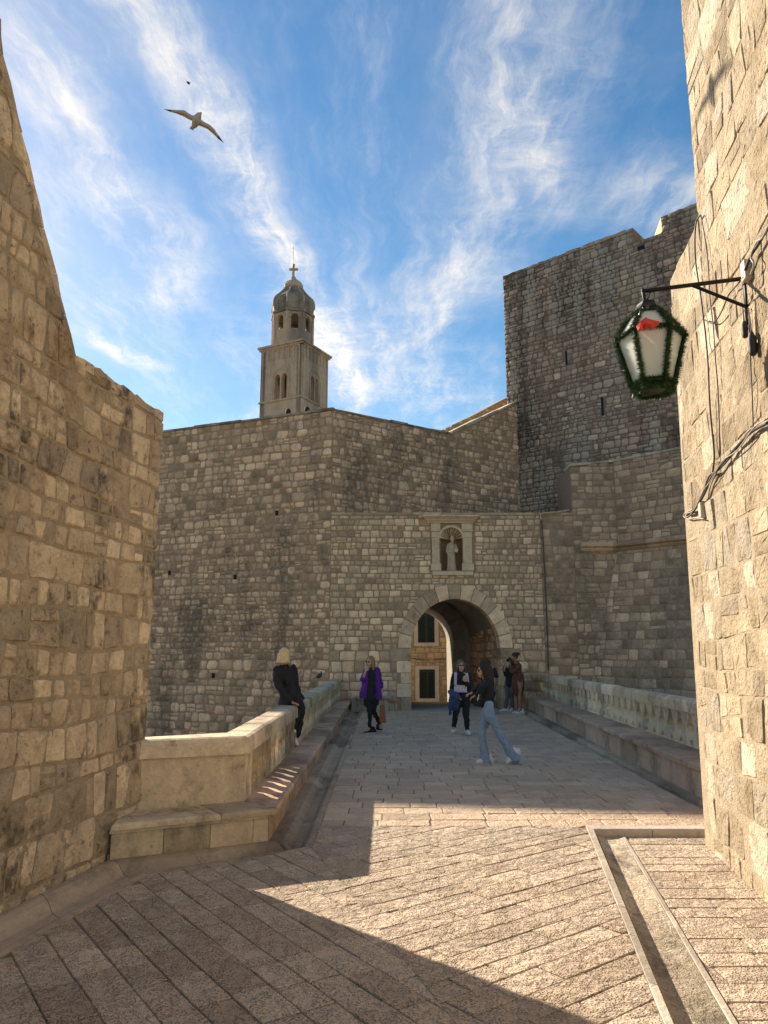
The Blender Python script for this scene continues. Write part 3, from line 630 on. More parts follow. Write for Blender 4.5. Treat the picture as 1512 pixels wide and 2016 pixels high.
for (a0, z0_), (a1, z1_) in zip(pts_, pts_[1:]):                              # worn capping stones, each a little higher or lower
    ln = math.hypot(a1 - a0, z1_ - z0_); k = max(2, round(ln / .27)); ts_ = sorted([0, 1] + [(i + R.uniform(-.25, .25)) / k for i in range(1, k)]); nx_, nz_ = (z1_ - z0_) / ln, -(a1 - a0) / ln
    if nz_ < 0 and abs(nz_) > abs(nx_): nx_, nz_ = -nx_, -nz_
    if abs(nx_) >= abs(nz_) and nx_ < 0: nx_, nz_ = -nx_, -nz_
    for i in range(k):
        h_ = [R.uniform(.012, .05) for _ in range(3)]; q = [(a0 + (a1 - a0) * x, z0_ + (z1_ - z0_) * x) for x in (ts_[i] + .002, (ts_[i] + ts_[i + 1]) / 2, ts_[i + 1] - .002)]
        prism('capping_stone', FL, [(p[0] - nx_ * .05, p[1] - nz_ * .05) for p in (q[0], q[2])] + [(p[0] + nx_ * e, p[1] + nz_ * e) for p, e in zip(reversed(q), h_)], -.95, .012, M['left'], lw, tint=(R.random(), R.random(), R.random()))
# the wall's end face and top
FLe = Frame(FL.at(sE, 0, 0), -FL.n, n=LD)
masonry(lw, FLe, rect(.02, -2, 1.08, zC - .02), seed=102, ch=(.2, .32), asp=(.8, 1.6), gap=.02, proud=.012, bev=.02, rr=.15, mat=M['left'], keep=0)
# ---------------- right wall
FR = Frame((RB.x, RB.y, 0), RD)
rw = thing('fortress_wall', 'sunlit pale limestone building wall on right edge holding the lamp', 'wall', (RA.x, RA.y, 0))
rA = (RA - RB).length; sk, zk = FR.uv(1375, 425); sc_, zc_ = FR.uv(1320, 555); zk = zc_ = 5.55
rtop = 12.0
Rout = [(-6, -.3), (rA + .02, -.3), (rA, 0), (sc_, zk), (sk, zk), (sk, rtop), (-6, rtop)]
prism('mortar_core', FR, Rout, -1.6, 0, M['right_mortar'], rw)
masonry(rw, FR, [(-3.5, -.1), (rA + .02, -.1), (sc_ - .0, zk), (sc_ - .0, rtop), (-3.5, rtop)], [rect(sk, zk, sc_ + 1, rtop + 1)], seed=111, ch=(.2, .42), asp=(.45, 1.7), gap=.012, proud=.004, bev=.009, rr=.16, jit=.14, rough=.05, wob=.05, split=.12, mat=M['right'], rich=True, keep=300, smooth=False)
# ---------------- bastion in the middle
K = ony(655, 808, GY); zT_ = K.z
kl = onz(318, 852, zT_); kr = onz(870, 852, zT_)
dl = V((kl.x - K.x, kl.y - K.y, 0)); dr = V((kr.x - K.x, kr.y - K.y, 0))
KB = V((K.x, GY, 0))
FBL = Frame(KB, dl); FBR = Frame(KB, dr)
bs_ = thing('bastion', 'grey brown rubble bastion behind the gate wall with sharp corner', 'bastion', (KB.x, KB.y, MOAT))
wL = 34.0; s1_, s2_ = 10.0, 11.9
def shade_top(s): return 15.75 + .18 * (s - 17.3)
prism('mortar_core', FBL, [(.0, MOAT), (7.2, MOAT), (7.2, zT_), (.0, zT_)], -2.2, 0, M['bast_mortar'], bs_)
prism('shade_wall', FBL, [(7.2, MOAT), (wL, MOAT), (wL, shade_top(wL)), (13.0, shade_top(13.0)), (12.0, 13.3), (7.5, 10.1), (7.2, zT_)], -.7, -.003, M['bast_mortar'], bs_)  # unseen wall, its top shaped to cast the shade across the deck
PUT = [FBL.uv(*q) for q in ((463, 1136), (334, 1128), (420, 1330), (545, 1010))]
puts = [rect(a - .06, z - .08, a + .06, z + .08) for a, z in PUT]
for q in puts: prism('putlog_shade', FBL, q, -.3, .004, M['dark'], bs_)  # solid near-black block stands in for the shade inside each hole
def bch(z): return (.21, .32) if z < 1.2 else ((.14, .21) if z < 3.2 else ((.18, .27) if z < 6 else (.2, .3)))
masonry(bs_, FBL, rect(.02, -1.6, 7.5, zT_), puts, seed=121, chf=bch, ch=(.15, .27), asp=(.75, 1.75), gap=.028, proud=.018, bev=.022, rr=.26, jit=.18, rough=.08, wob=.05, split=.14, mat=M['bast'], corner=2, keep=300, vis=(300, 800, 660, 1445))
FBk = Frame(FBL.at(0, 0, -.003), FBL.d)
for k_, poly in enumerate(([(7.5, -2), (12.0, -2), (12.0, 13.28), (7.52, 10.08)], [(12.0, -2), (19, -2), (19, shade_top(19)), (13.0, shade_top(13) - .02), (12.0, 13.3)])):
    masonry(bs_, FBk, poly, seed=125 + k_, chf=bch, ch=(.18, .3), asp=(.8, 1.8), gap=.028, proud=.018, bev=.022, rr=.26, jit=.18, rough=.08, wob=.05, split=.1, mat=M['bast'], corner=2, keep=0)
MB().box((-21.3, 40.2, 8), (5.0, 2.8, 28), Matrix.Rotation(math.radians(43.5), 3, 'Z')).build('shade_block', M['bast'], bs_, False)  # unseen block added to keep the sun off the right balustrade
# right face: only above the gate passage; it climbs to the tower as a stair parapet
a885, _ = FBR.uv(888, 853); aEnd, zEnd = FBR.uv(1006, 795)
topR = [(a885, zT_), (aEnd, zEnd), (aEnd + .6, zEnd + .25)]
prism('mortar_core', FBR, [(.003, 4.3), (aEnd + .6, 4.3), (aEnd + .6, zEnd + .25), (aEnd, zEnd), (a885, zT_), (.003, zT_)], -1.0, 0, M['bast_mortar'], bs_)
hole = [(a885 + .0, zT_), (aEnd + 1.2, zEnd + .5), (aEnd + 1.2, zEnd + 3), (a885 - .01, zEnd + 3)]
masonry(bs_, FBR, rect(.02, 4.5, aEnd + .6, zEnd + .25), [hole, rect(-1, zT_, a885, zEnd + 4)], seed=122, ch=(.17, .27), asp=(.75, 1.7), gap=.028, proud=.018, bev=.022, rr=.26, jit=.18, rough=.08, wob=.05, split=.14, mat=M['bast'], corner=2, keep=300, vis=(650, 780, 1030, 1020))
# thin dark capping along the two faces, and the pale sloping coping
def cap_line(fr, a, b, za, zb, h0, h1, t, mat, L=.8, seed=5, name='coping_stone'):
    R = random.Random(seed); x = a; ln = b - a
    while x < b - .01:
        e = min(b, x + L * R.uniform(.8, 1.3)); j = R.uniform(-.02, .03)
        z = lambda q: za + (zb - za) * (q - a) / ln
        prism(name, fr, [(x + .004, z(x) + .002), (e - .004, z(e) + .002), (e - .004, z(e) + t + j), (x + .004, z(x) + t + j)], h0, h1, mat, bs_ if name == 'coping_stone' else bs_, tint=(R.random(), R.random(), R.random())); x = e
cap_line(FBL, -.04, 7.4, zT_, zT_, -.9, .05, .07, M['tower'], seed=6)
cap_line(FBR, .06, a885, zT_, zT_, -.9, .05, .07, M['tower'], seed=7)
cap_line(FBR, a885, aEnd + .3, zT_, zEnd + .1, -.5, .06, .10, M['dressed'], seed=8)
# second stair parapet behind, slightly higher
F2 = Frame(FBR.at(0, 0, -1.6), FBR.d); b0 = F2.uv(868, 851); b1 = F2.uv(997, 783)
sw = thing('stair_wall', 'narrow sunlit stair parapet climbing beside the bastion towards dark fort', 'wall', tuple(F2.at(b0[0], 6, 0)))
prism('mortar_core', F2, [(b0[0] - .6, 6), (b1[0] + .3, 6), (b1[0] + .3, b1[1] + .1), (b1[0], b1[1]), (b0[0], b0[1]), (b0[0] - .6, b0[1] - .2)], -.45, 0, M['house_mortar'], sw)
masonry(sw, F2, [(b0[0] - .5, 8), (b1[0] + .3, 8), (b1[0] + .3, b1[1] + .1), (b0[0] - .5, b0[1] - .2)], seed=123, ch=(.16, .24), asp=(.8, 1.8), gap=.02, proud=.014, mat=M['house'], corner=2, keep=40)
# ---------------- high fort on the right
TQ = FBR.at(aEnd, 0, 0); q0 = ray(998, 795); tl = EYE + q0 * ((TQ.y + .45) / q0.y)
d5 = ray(990, 545); TP = V((tl.x, tl.y, 0)); ztow = (EYE + d5 * (TP.y / d5.y)).z
tr = onz(1375, 400, ztow); FT = Frame(TP, V((tr.x - TP.x, tr.y - TP.y, 0)))
ft = thing('fort', 'tall dark grey fort wall with notched parapet behind the lamp', 'fort', (TP.x, TP.y, 0))
tlen = 16.0
m0 = FT.uv(1172, 480); m1 = FT.uv(1247, 462); m2_ = FT.uv(1287, 468); nb = FT.uv(1250, 478)
n0a, n0b = FT.uv(1246, 453)[0], FT.uv(1302, 436)[0]; zn = FT.uv(1252, 477)[1]
zl = FT.uv(1175, 480)[1]
Tout = [(0, 0), (tlen, 0), (tlen, ztow), (n0b, ztow), (n0b, zn), (n0a, zn), (n0a, ztow), (0, ztow)]
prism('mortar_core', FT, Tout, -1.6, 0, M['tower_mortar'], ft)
def plan(u, h): P = FT.O + FT.n * h; q = onpl(u, 450, P, FT.n); return (q.x, q.y)
slab('merlon_cheek', [plan(1302.5, -.004), plan(1286, -1.1), plan(1310, -1.1), plan(1306, -.004)], zn - .4, ztow - .002, M['house'], ft, .01)
R = random.Random(31); x = .0
while x < 9.6:
    e = x + R.uniform(.22, .5)
    if not (e > n0a and x < n0b): prism('capping_stone', FT, [(x + .004, ztow - .08), (e - .004, ztow - .08), (e - .004, ztow + R.uniform(.0, .06)), (x + .004, ztow + R.uniform(.0, .06))], -1.55, .012, M['tower'], ft, tint=(R.random(), R.random(), R.random()))
    x = e
FTl = Frame(TP, -FT.n, n=-FT.d)
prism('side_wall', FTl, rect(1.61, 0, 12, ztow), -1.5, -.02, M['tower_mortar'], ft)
slots = [rect(a - w_ / 2, z - h_ / 2, a + w_ / 2, z + h_ / 2) for (a, z), w_, h_ in ((FT.uv(1115, 705), .08, .55), (FT.uv(1186, 800), .09, .7), (FT.uv(1262, 488), .26, .16))]
for q in slots: prism('slot_shade', FT, q, -.3, .004, M['dark'], ft)  # solid near-black blocks put in for the slits' shade and stain
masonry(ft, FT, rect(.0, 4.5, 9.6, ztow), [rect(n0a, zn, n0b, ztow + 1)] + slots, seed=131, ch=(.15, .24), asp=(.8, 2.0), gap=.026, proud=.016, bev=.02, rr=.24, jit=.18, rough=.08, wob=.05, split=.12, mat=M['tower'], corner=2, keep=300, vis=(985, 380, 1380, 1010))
# ---------------- lower scarp to the right of the gate
ax0 = FG.uv(1125, 960)[0]; cx0 = FG.uv(1212, 1000)[0]; zR = FG.uv(1125, 918)[1]
Rc = FG.at(cx0, 0); re = onz(1345, 883, FG.uv(1212, 910)[1]); zR2 = FG.uv(1212, 910)[1]
FS = Frame((Rc.x, Rc.y, 0), V((re.x - Rc.x, re.y - Rc.y, 0)))
sc = thing('scarp_wall', 'grey brown polygonal scarp wall with string course right of the gate', 'wall', (Rc.x, Rc.y, MOAT))
zM = FG.uv(1180, 1078)[1]                                                       # string course
slen = 9.0
FG2 = Frame((0, GY + .004, 0), (1, 0, 0))
prism('mortar_core', FG2, rect(ax0, MOAT, cx0, zR), -2.0, 0, M['rb_mortar'], sc)
prism('mortar_core', FS, rect(.0, zM, slen, zR2), -1.6, .002, M['rb_mortar'], sc)
masonry(sc, FG2, [(ax0, -1.5), (cx0, -1.5), (cx0, zR2), (ax0, zR)], seed=141, ch=(.17, .27), asp=(.8, 1.9), gap=.02, proud=.012, bev=.018, rr=.2, jit=.14, rough=.05, wob=.03, mat=M['rb'], corner=2, keep=130, vis=(1120, 880, 1230, 1340))
masonry(sc, FS, rect(.02, zM, 6.2, zR2), seed=142, ch=(.18, .28), asp=(.9, 2.2), gap=.014, proud=.010, bev=.015, rr=.15, jit=.1, rough=.04, wob=.02, mat=M['rb'], corner=2, keep=85, vis=(1200, 870, 1370, 1070))
bat = .17
FSb = Frame(FS.at(0, zM, 0), FS.d, (FS.n * -bat + V((0, 0, 1))).normalized())
prism('mortar_core', FSb, rect(-1.2, MOAT - zM - .5, slen, 0), -.6, 0, M['rb_mortar'], sc)
masonry(sc, FSb, rect(-1.1, -7.5, 6.2, 0), seed=143, ch=(.22, .32), asp=(.9, 2.0), gap=.014, proud=.009, bev=.014, rr=.14, jit=.1, rough=.035, wob=.03, mat=M['rb'], corner=2, keep=85, vis=(1180, 1080, 1380, 1400))
# string course: three rolls, in pieces
def course(fr, a, b, z, par, seed, L=.9):
    R = random.Random(seed); x = a
    while x < b - .01:
        e = min(b, x + L * R.uniform(.8, 1.3)); prof = [(-.05, -.13), (.06, -.13), (.12, -.07), (.09, -.03), (.2, .02), (.22, .09), (.16, .15), (.05, .17), (-.05, .17)]; m = len(prof)
        vs = [fr.at(q, z + c, h) for q in (x + .003, e - .003) for h, c in prof]
        MB().add(vs, [(i, (i + 1) % m, m + (i + 1) % m, m + i) for i in range(m)] + [tuple(range(m)), tuple(range(m, 2 * m))], (R.random(), R.random(), R.random())).build('string_course_block', M['rb'], par, False, fix=True); x = e
sm = FG.uv(1142, 1075)[0]
course(FG2, sm, cx0 + .06, zM, sc, 5); course(FS, -.03, 6.5, zM, sc, 6)
for fr, a, b, za, zb, sd in ((FG2, ax0 - .02, cx0, zR, zR2, 11), (FS, 0, 6.4, zR2, zR2, 12)):
    R = random.Random(sd); x = a
    while x < b - .01:
        e = min(b, x + R.uniform(.5, .9)); z = lambda q: za + (zb - za) * (q - a) / (b - a)
        prism('coping_stone', fr, [(x + .003, z(x) + .003), (e - .003, z(e) + .003), (e - .003, z(e) + .06 + R.uniform(0, .03)), (x + .003, z(x) + .06 + R.uniform(0, .03))], -.8, .03, M['dressed'], sc, tint=(R.random(), R.random(), R.random())); x = e
# ---------------- gate wall
gw = thing('gate_wall', 'pale rubble gate wall with round archway and niche above', 'gate', (2, GY, 0))
gx0_ = K.x + .004; gx1_ = ax0 - .004; gzt = FG.uv(860, 1014)[1]
aL, aR = FG.uv(808, 1300)[0], FG.uv(986, 1300)[0]; zS = FG.uv(900, 1276)[1]; zA = FG.uv(897, 1178)[1]
acx, arad = (aL + aR) / 2, (aR - aL) / 2; oL, oR = FG.uv(785, 1270)[0], FG.uv(1010, 1270)[0]; orad = (oR - oL) / 2; zO = FG.uv(897, 1151)[1]
ry_i, ry_o = zA - zS, zO - zS
def arch(cx, hw, z0, zs, ry, n=20): return [(cx + hw, z0)] + [(cx + hw * math.cos(math.pi * i / n), zs + ry * math.sin(math.pi * i / n)) for i in range(n + 1)] + [(cx - hw, z0)]
inner = arch(acx, arad, -.2, zS, ry_i)
jw = .36
nx0, nz0 = FG.uv(848, 1126); nx1, nz1 = FG.uv(934, 1020)
nix0, niz0 = FG.uv(868, 1123); nix1, niz1 = FG.uv(910, 1060)
ncx = (nix0 + nix1) / 2; nr = (nix1 - nix0) / 2
niche_out = arch(ncx, nr, niz0, niz1, nr, 12)
wall_out = [(gx0_, MOAT), (aL, MOAT), (aL, -.2)] + [(acx - arad * math.cos(math.pi * i / 20), zS + ry_i * math.sin(math.pi * i / 20)) for i in range(21)] + [(aR, -.2), (aR, MOAT), (gx1_, MOAT), (gx1_, gzt), (gx0_, gzt)]
prism('mortar_core', FG, wall_out, -1.0, 0, M['gate_mortar'], gw, [niche_out])
ring_hole = arch(acx, orad, zS - .42, zS, ry_o, 16)
jl, jr = rect(aL - .42, -.1, aL, zS - .42 + .42), rect(aR, -.1, aR + .42, zS)
px = FG.uv(1068, 1150)[0]
holes = [ring_hole, jl, jr, rect(nx0, nz0, nx1, nz1), rect(aL - .01, -1, aR + .01, zS)]
def gch(z): return (.24, .34) if z < 1.55 else ((.2, .24) if 3.55 < z < 3.8 else (.15, .24))
masonry(gw, FG, rect(gx0_, -.05, px, gzt - .02), holes, seed=151, chf=gch, ch=(.15, .24), asp=(.75, 1.75), gap=.024, proud=.018, bev=.02, rr=.16, jit=.12, rough=.06, wob=.025, split=.08, mat=M['gate'], corner=2, keep=280, vis=(650, 1000, 1075, 1410))
masonry(gw, FG, rect(px + .02, -.05, gx1_, gzt - .02), seed=152, ch=(.18, .28), asp=(.8, 1.8), gap=.02, proud=.010, bev=.018, rr=.2, jit=.14, rough=.05, wob=.03, mat=M['rb'], corner=2, keep=20, vis=(1070, 1000, 1130, 1410))
# voussoirs and jambs
def voussoirs(par, fr, cx, zs, ri, ro, ryi, ryo, n, h0, h1, mat, seed):
    R = random.Random(seed)
    for i in range(n):
        a0, a1 = math.pi * i / n + .006, math.pi * (i + 1) / n - .006; pts = []
        for k in range(5): a = lerp(a0, a1, k / 4); pts.append((cx + ri * math.cos(a), zs + ryi * math.sin(a)))
        for k in range(5): a = lerp(a1, a0, k / 4); pts.append((cx + ro * math.cos(a), zs + ryo * math.sin(a)))
        prism('voussoir', fr, pts, h0, h1 + R.uniform(-.004, .006), mat, par, tint=(R.random(), R.random() * .7, R.random()), bevel=.006)
voussoirs(gw, FG, acx, zS, arad - .02, orad, ry_i - .02, ry_o, 13, -.6, .035, M['gate'], 155)
R = random.Random(9)
for s_, x in ((-1, aL), (1, aR)):
    z = -.02; k = 0
    while z < zS - .02:
        e = min(zS - .004, z + R.uniform(.32, .5))
        if e > zS - .3: e = zS - .004
        wd = .42 if k % 2 else .30
        if e > zS - .02: wd = .62
        a, b = (x - wd, x + .02) if s_ < 0 else (x - .02, x + wd)
        prism('jamb_block', FG, rect(a, z + .004, b, e - .004), -.6, .022 + R.uniform(0, .01), M['gate'], gw, tint=(R.random(), R.random() * .7, R.random()), bevel=.012); z = e; k += 1
x = gx0_
while x < gx1_ - .01:
    e = min(gx1_, x + R.uniform(.6, 1.1)); prism('coping_stone', FG, rect(x + .003, gzt + .002, e - .003, gzt + .07 + R.uniform(0, .02)), -1.0, .03, M['gate'], gw, tint=(R.random(), R.random() * .6, R.random() * .5)); x = e
# niche: back, frame, pilasters, hood
def pz(u, v): return FG.uv(u, v)
prism('niche_back', FG, rect(nix0 - .2, niz0 - .1, nix1 + .2, niz1 + nr + .15), -.56, -.46, M['gate_mortar'], gw)
hx0, hz0 = pz(831, 1030); hx1, hz1 = pz(942, 1016)
for i, (a, b, h) in enumerate(((0, .25, .07), (.27, .5, .12), (.52, .72, .17), (.74, 1.0, .24))):
    q = (1 - i / 3) * .16; prism('hood_moulding', FG, rect(hx0 + q, lerp(hz0, hz1, a), hx1 - q, lerp(hz0, hz1, b)), -.02, h, M['carved'], gw, bevel=.008)
sx0, sz0 = pz(851, 1133); sx1, sz1 = pz(931, 1125)
prism('niche_sill', FG, rect(sx0, sz0, sx1, sz1), -.5, .10, M['carved'], gw, bevel=.01)
for (uo, ui) in ((848, 868), (932, 909)):
    xo, xi = pz(uo, 1100)[0], pz(ui, 1100)[0]; a, b = min(xo, xi), max(xo, xi); c = (a + b) / 2
    for k, (va, vb, gx, h) in enumerate(((1124, 1110, .0, .10), (1109.5, 1059, .045, .055), (1058.5, 1047, .03, .05), (1046.5, 1044, .0, .09), (1043.5, 1031, .01, .075))):
        za, zb = pz(860, va)[1], pz(860, vb)[1]
        prism(('pilaster_base', 'pilaster_shaft', 'pilaster_neck', 'pilaster_ring', 'pilaster_capital')[k], FG, rect(a + gx, za, b - gx, zb), -.02, h, M['carved'], gw, bevel=.006)
    za, zb = pz(860, 1109)[1], pz(860, 1060)[1]
    for j in (-1, 0, 1): prism('flute', FG, rect(c + j * .055 - .014, za + .02, c + j * .055 + .014, zb - .02), .0, .068, M['carved'], gw)
# shell head of the niche: ribbed half dome front, with its ring
ringp = [(ncx + (nr + .075) * math.cos(math.pi * i / 14), niz1 + (nr + .075) * math.sin(math.pi * i / 14)) for i in range(15)] + [(ncx - nr * math.cos(math.pi * i / 14), niz1 + nr * math.sin(math.pi * i / 14)) for i in range(15)]
prism('shell_ring', FG, ringp, -.05, .06, M['carved'], gw)
for i in range(11):
    a0, a1 = math.pi * i / 11 + .03, math.pi * (i + 1) / 11 - .03; am = (a0 + a1) / 2; vs = []
    for r, h in ((.04, -.30), (nr * .55, -.18), (nr * .99, -.02)):
        for a, q in ((a0, -.03), (am, .02), (a1, -.03)): vs.append(FG.at(ncx + r * math.cos(a), niz1 + r * math.sin(a), h + q))
    MB().add(vs, [(0, 3, 4, 1), (1, 4, 5, 2), (3, 6, 7, 4), (4, 7, 8, 5)], (R.random(), .3, R.random())).build('shell_rib', M['carved'], gw)
# statue of a mitred bishop in the niche
def gp(u, v, dy): return ony(u, v, GY - dy)
st = thing('statue', 'weathered stone bishop statue with mitre standing in the niche', 'statue', tuple(gp(889, 1124, -.18)))
sy = -.17
bd = MB()
bd.loft([gp(890, 1124, sy), gp(889, 1112, sy), gp(888, 1096, sy), gp(888, 1082, sy), gp(888.5, 1073, sy), gp(890, 1069, sy)], [(.15, .13), (.135, .12), (.13, .12), (.135, .12), (.12, .1), (.05, .05)], n=16)
bd.loft([gp(890.5, 1070, sy), gp(890.5, 1065.5, sy)], [.045, .05]); bd.ball(gp(890.5, 1066.5, sy), (.052, .055, .068))
bd.loft([gp(882, 1073, sy), gp(879.5, 1084, sy + .03), gp(883, 1092, sy + .1)], [.04, .036, .03]); bd.loft([gp(897, 1073, sy), gp(899.5, 1082, sy + .04), gp(895, 1086, sy + .12)], [.04, .036, .03])
for u0, u1, k in ((884, 881, .1), (888, 887, .13), (892, 894, .12), (886, 896, .11)): bd.loft([gp(u0, 1086, sy + k), gp(u1, 1123, sy + k)], [.014, .022], n=6)
bo = bd.build('figure', M['carved'], st); md = bo.modifiers.new('remesh', 'REMESH'); md.mode = 'VOXEL'; md.voxel_size = .014; md.use_smooth_shade = True
mt = MB().loft([gp(890.5, 1063.5, sy), gp(890, 1059, sy), gp(889.5, 1053.5, sy)], [(.06, .05), (.065, .045), (.012, .012)], n=12); mt.build('mitre', M['carved'], st)
MB().box(gp(898, 1084, sy + .13), (.11, .09, .10), Matrix.Rotation(.3, 3, 'Y')).build('church_model', M['carved'], st, False)
# ---------------- passage behind the arch
pg = thing('gate_passage', 'dark vaulted stone passage inside the archway', 'passage', (2, GY + 1, 0))
YB = 28.5; ring_x, ring_r = .0, 0
bx = ony(824, 1265, YB).x; br = ony(892, 1300, YB).x - bx; bzs = ony(892, 1262, YB).z
fx1, bx1 = aR + .05, ony(916, 1300, YB).x
# right side wall in rubble, left wall, vault
P0, P1 = V((fx1, GY + .62, 0)), V((bx1 + .2, YB, 0))
FPR = Frame(P0, P1 - P0)
plen = (P1 - P0).length
prism('side_wall', FPR, rect(0, -.2, plen, 5), -.5, 0, M['gate_mortar'], pg)
masonry(pg, FPR, rect(0, 0, plen, 3.6), seed=161, ch=(.2, .3), asp=(.8, 1.8), gap=.02, proud=.015, mat=M['bast'], corner=2, keep=60, vis=(895, 1150, 1000, 1420))
FPL = Frame((aL - .3, GY + .62, 0), (0, 1, 0), n=(1, 0, 0)); prism('side_wall', FPL, rect(0, -.2, YB - GY - .6, 5), -.5, 0, M['gate_mortar'], pg)
vs = []; n_ = 14
for y, cx, hw in ((GY + .58, (aL + aR) / 2, (aR - aL) / 2 + .18), (YB + .01, (aL - .3 + P1.x) / 2, (P1.x - aL + .3) / 2)):
    for i in range(n_ + 1): a = math.pi * i / n_; vs.append((cx + hw * math.cos(a), y, zS + .1 + (ry_i + .15) * math.sin(a)))
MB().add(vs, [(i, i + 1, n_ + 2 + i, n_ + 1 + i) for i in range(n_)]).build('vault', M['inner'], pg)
MB().box(((aL + P1.x) / 2, (GY + YB) / 2 + .5, 4.85), (P1.x - aL + 1.6, YB - GY - .9, .3)).build('sun_block_slab', M['bast_mortar'], pg, False)  # unseen slab added above the vault to keep light out
FB2 = Frame((0, YB, 0), (1, 0, 0)); thick2 = 2.9
bout = [(bx - 4, -.9), (bx - br, -.9)] + [(bx - br * math.cos(math.pi * i / 20), bzs + br * math.sin(math.pi * i / 20)) for i in range(21)] + [(bx + br, -.9), (bx + 4, -.9), (bx + 4, 5), (bx - 4, 5)]
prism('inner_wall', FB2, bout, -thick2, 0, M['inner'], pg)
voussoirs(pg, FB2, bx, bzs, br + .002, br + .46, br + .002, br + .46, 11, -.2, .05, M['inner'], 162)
z = 0.0
while z < bzs - .05:
    e = min(bzs - .004, z + .46); prism('jamb_block', FB2, rect(bx + br + .002, z + .004, bx + br + .46, e - .004), -.2, .05, M['inner'], pg, tint=(R.random(), .4, R.random()), bevel=.01); z = e
# ---------------- house beyond the gate
HY = 37.0; FH = Frame((0, HY, 0), (1, 0, 0))
hs_ = thing('stone_house', 'ochre rubble house with green shuttered windows seen through archway', 'house', (2, HY, 0))
wins = []
for (ua, ub, va, vb) in ((822, 856, 1204, 1266), (825, 857, 1317, 1376)):
    a, zb = FH.uv(ua, vb); b, zt = FH.uv(ub, va); wins.append((a, zb, b, zt))
prism('wall', FH, rect(-1.6, -.9, 7, 8.5), -4, 0, M['house_mortar'], hs_, [rect(*q) for q in wins])
masonry(hs_, FH, rect(-.2, -.85, 4.6, 5.2), [rect(a - .2, b - .16, c + .2, d + .16) for a, b, c, d in wins], seed=171, ch=(.16, .26), asp=(.8, 1.9), gap=.022, proud=.016, rr=.16, mat=M['house'], corner=2, keep=110, vis=(800, 1170, 990, 1410))
for a, b, c, d in wins:
    wf = prism('window_frame', FH, rect(a - .17, b - .15, c + .17, d + .15), -.1, .05, M['frame'], hs_, [rect(a + .02, b + .02, c - .02, d - .02)])
    mid = (a + c) / 2
    prism('window_back', FH, rect(a - .05, b - .05, c + .05, d + .05), -.3, -.12, M['dark'], hs_)  # near-black panel put in for the darkness behind the shutters
    for x0, x1 in ((a + .03, mid - .004), (mid + .004, c - .03)):
        sh = prism('shutter', FH, rect(x0, b + .03, x1, d - .03), -.06, -.02, M['shutter'], hs_)
        z = b + .1
        while z < d - .12:
            MB().box(FH.at((x0 + x1) / 2, z, .002), (x1 - x0 - .1, .035, .05), Matrix.Rotation(.6, 3, 'X')).build('louvre', M['shutter'], sh, False); z += .085
MB().loft([FH.at(FH.uv(806, 1296)[0], FH.uv(806, 1296)[1], .03), FH.at(FH.uv(840, 1299)[0], FH.uv(840, 1299)[1], .03), FH.at(FH.uv(882, 1297)[0], FH.uv(882, 1297)[1], .03)], [.012] * 3, n=5, round_caps=False).build('wall_cable', M['wire'], hs_)
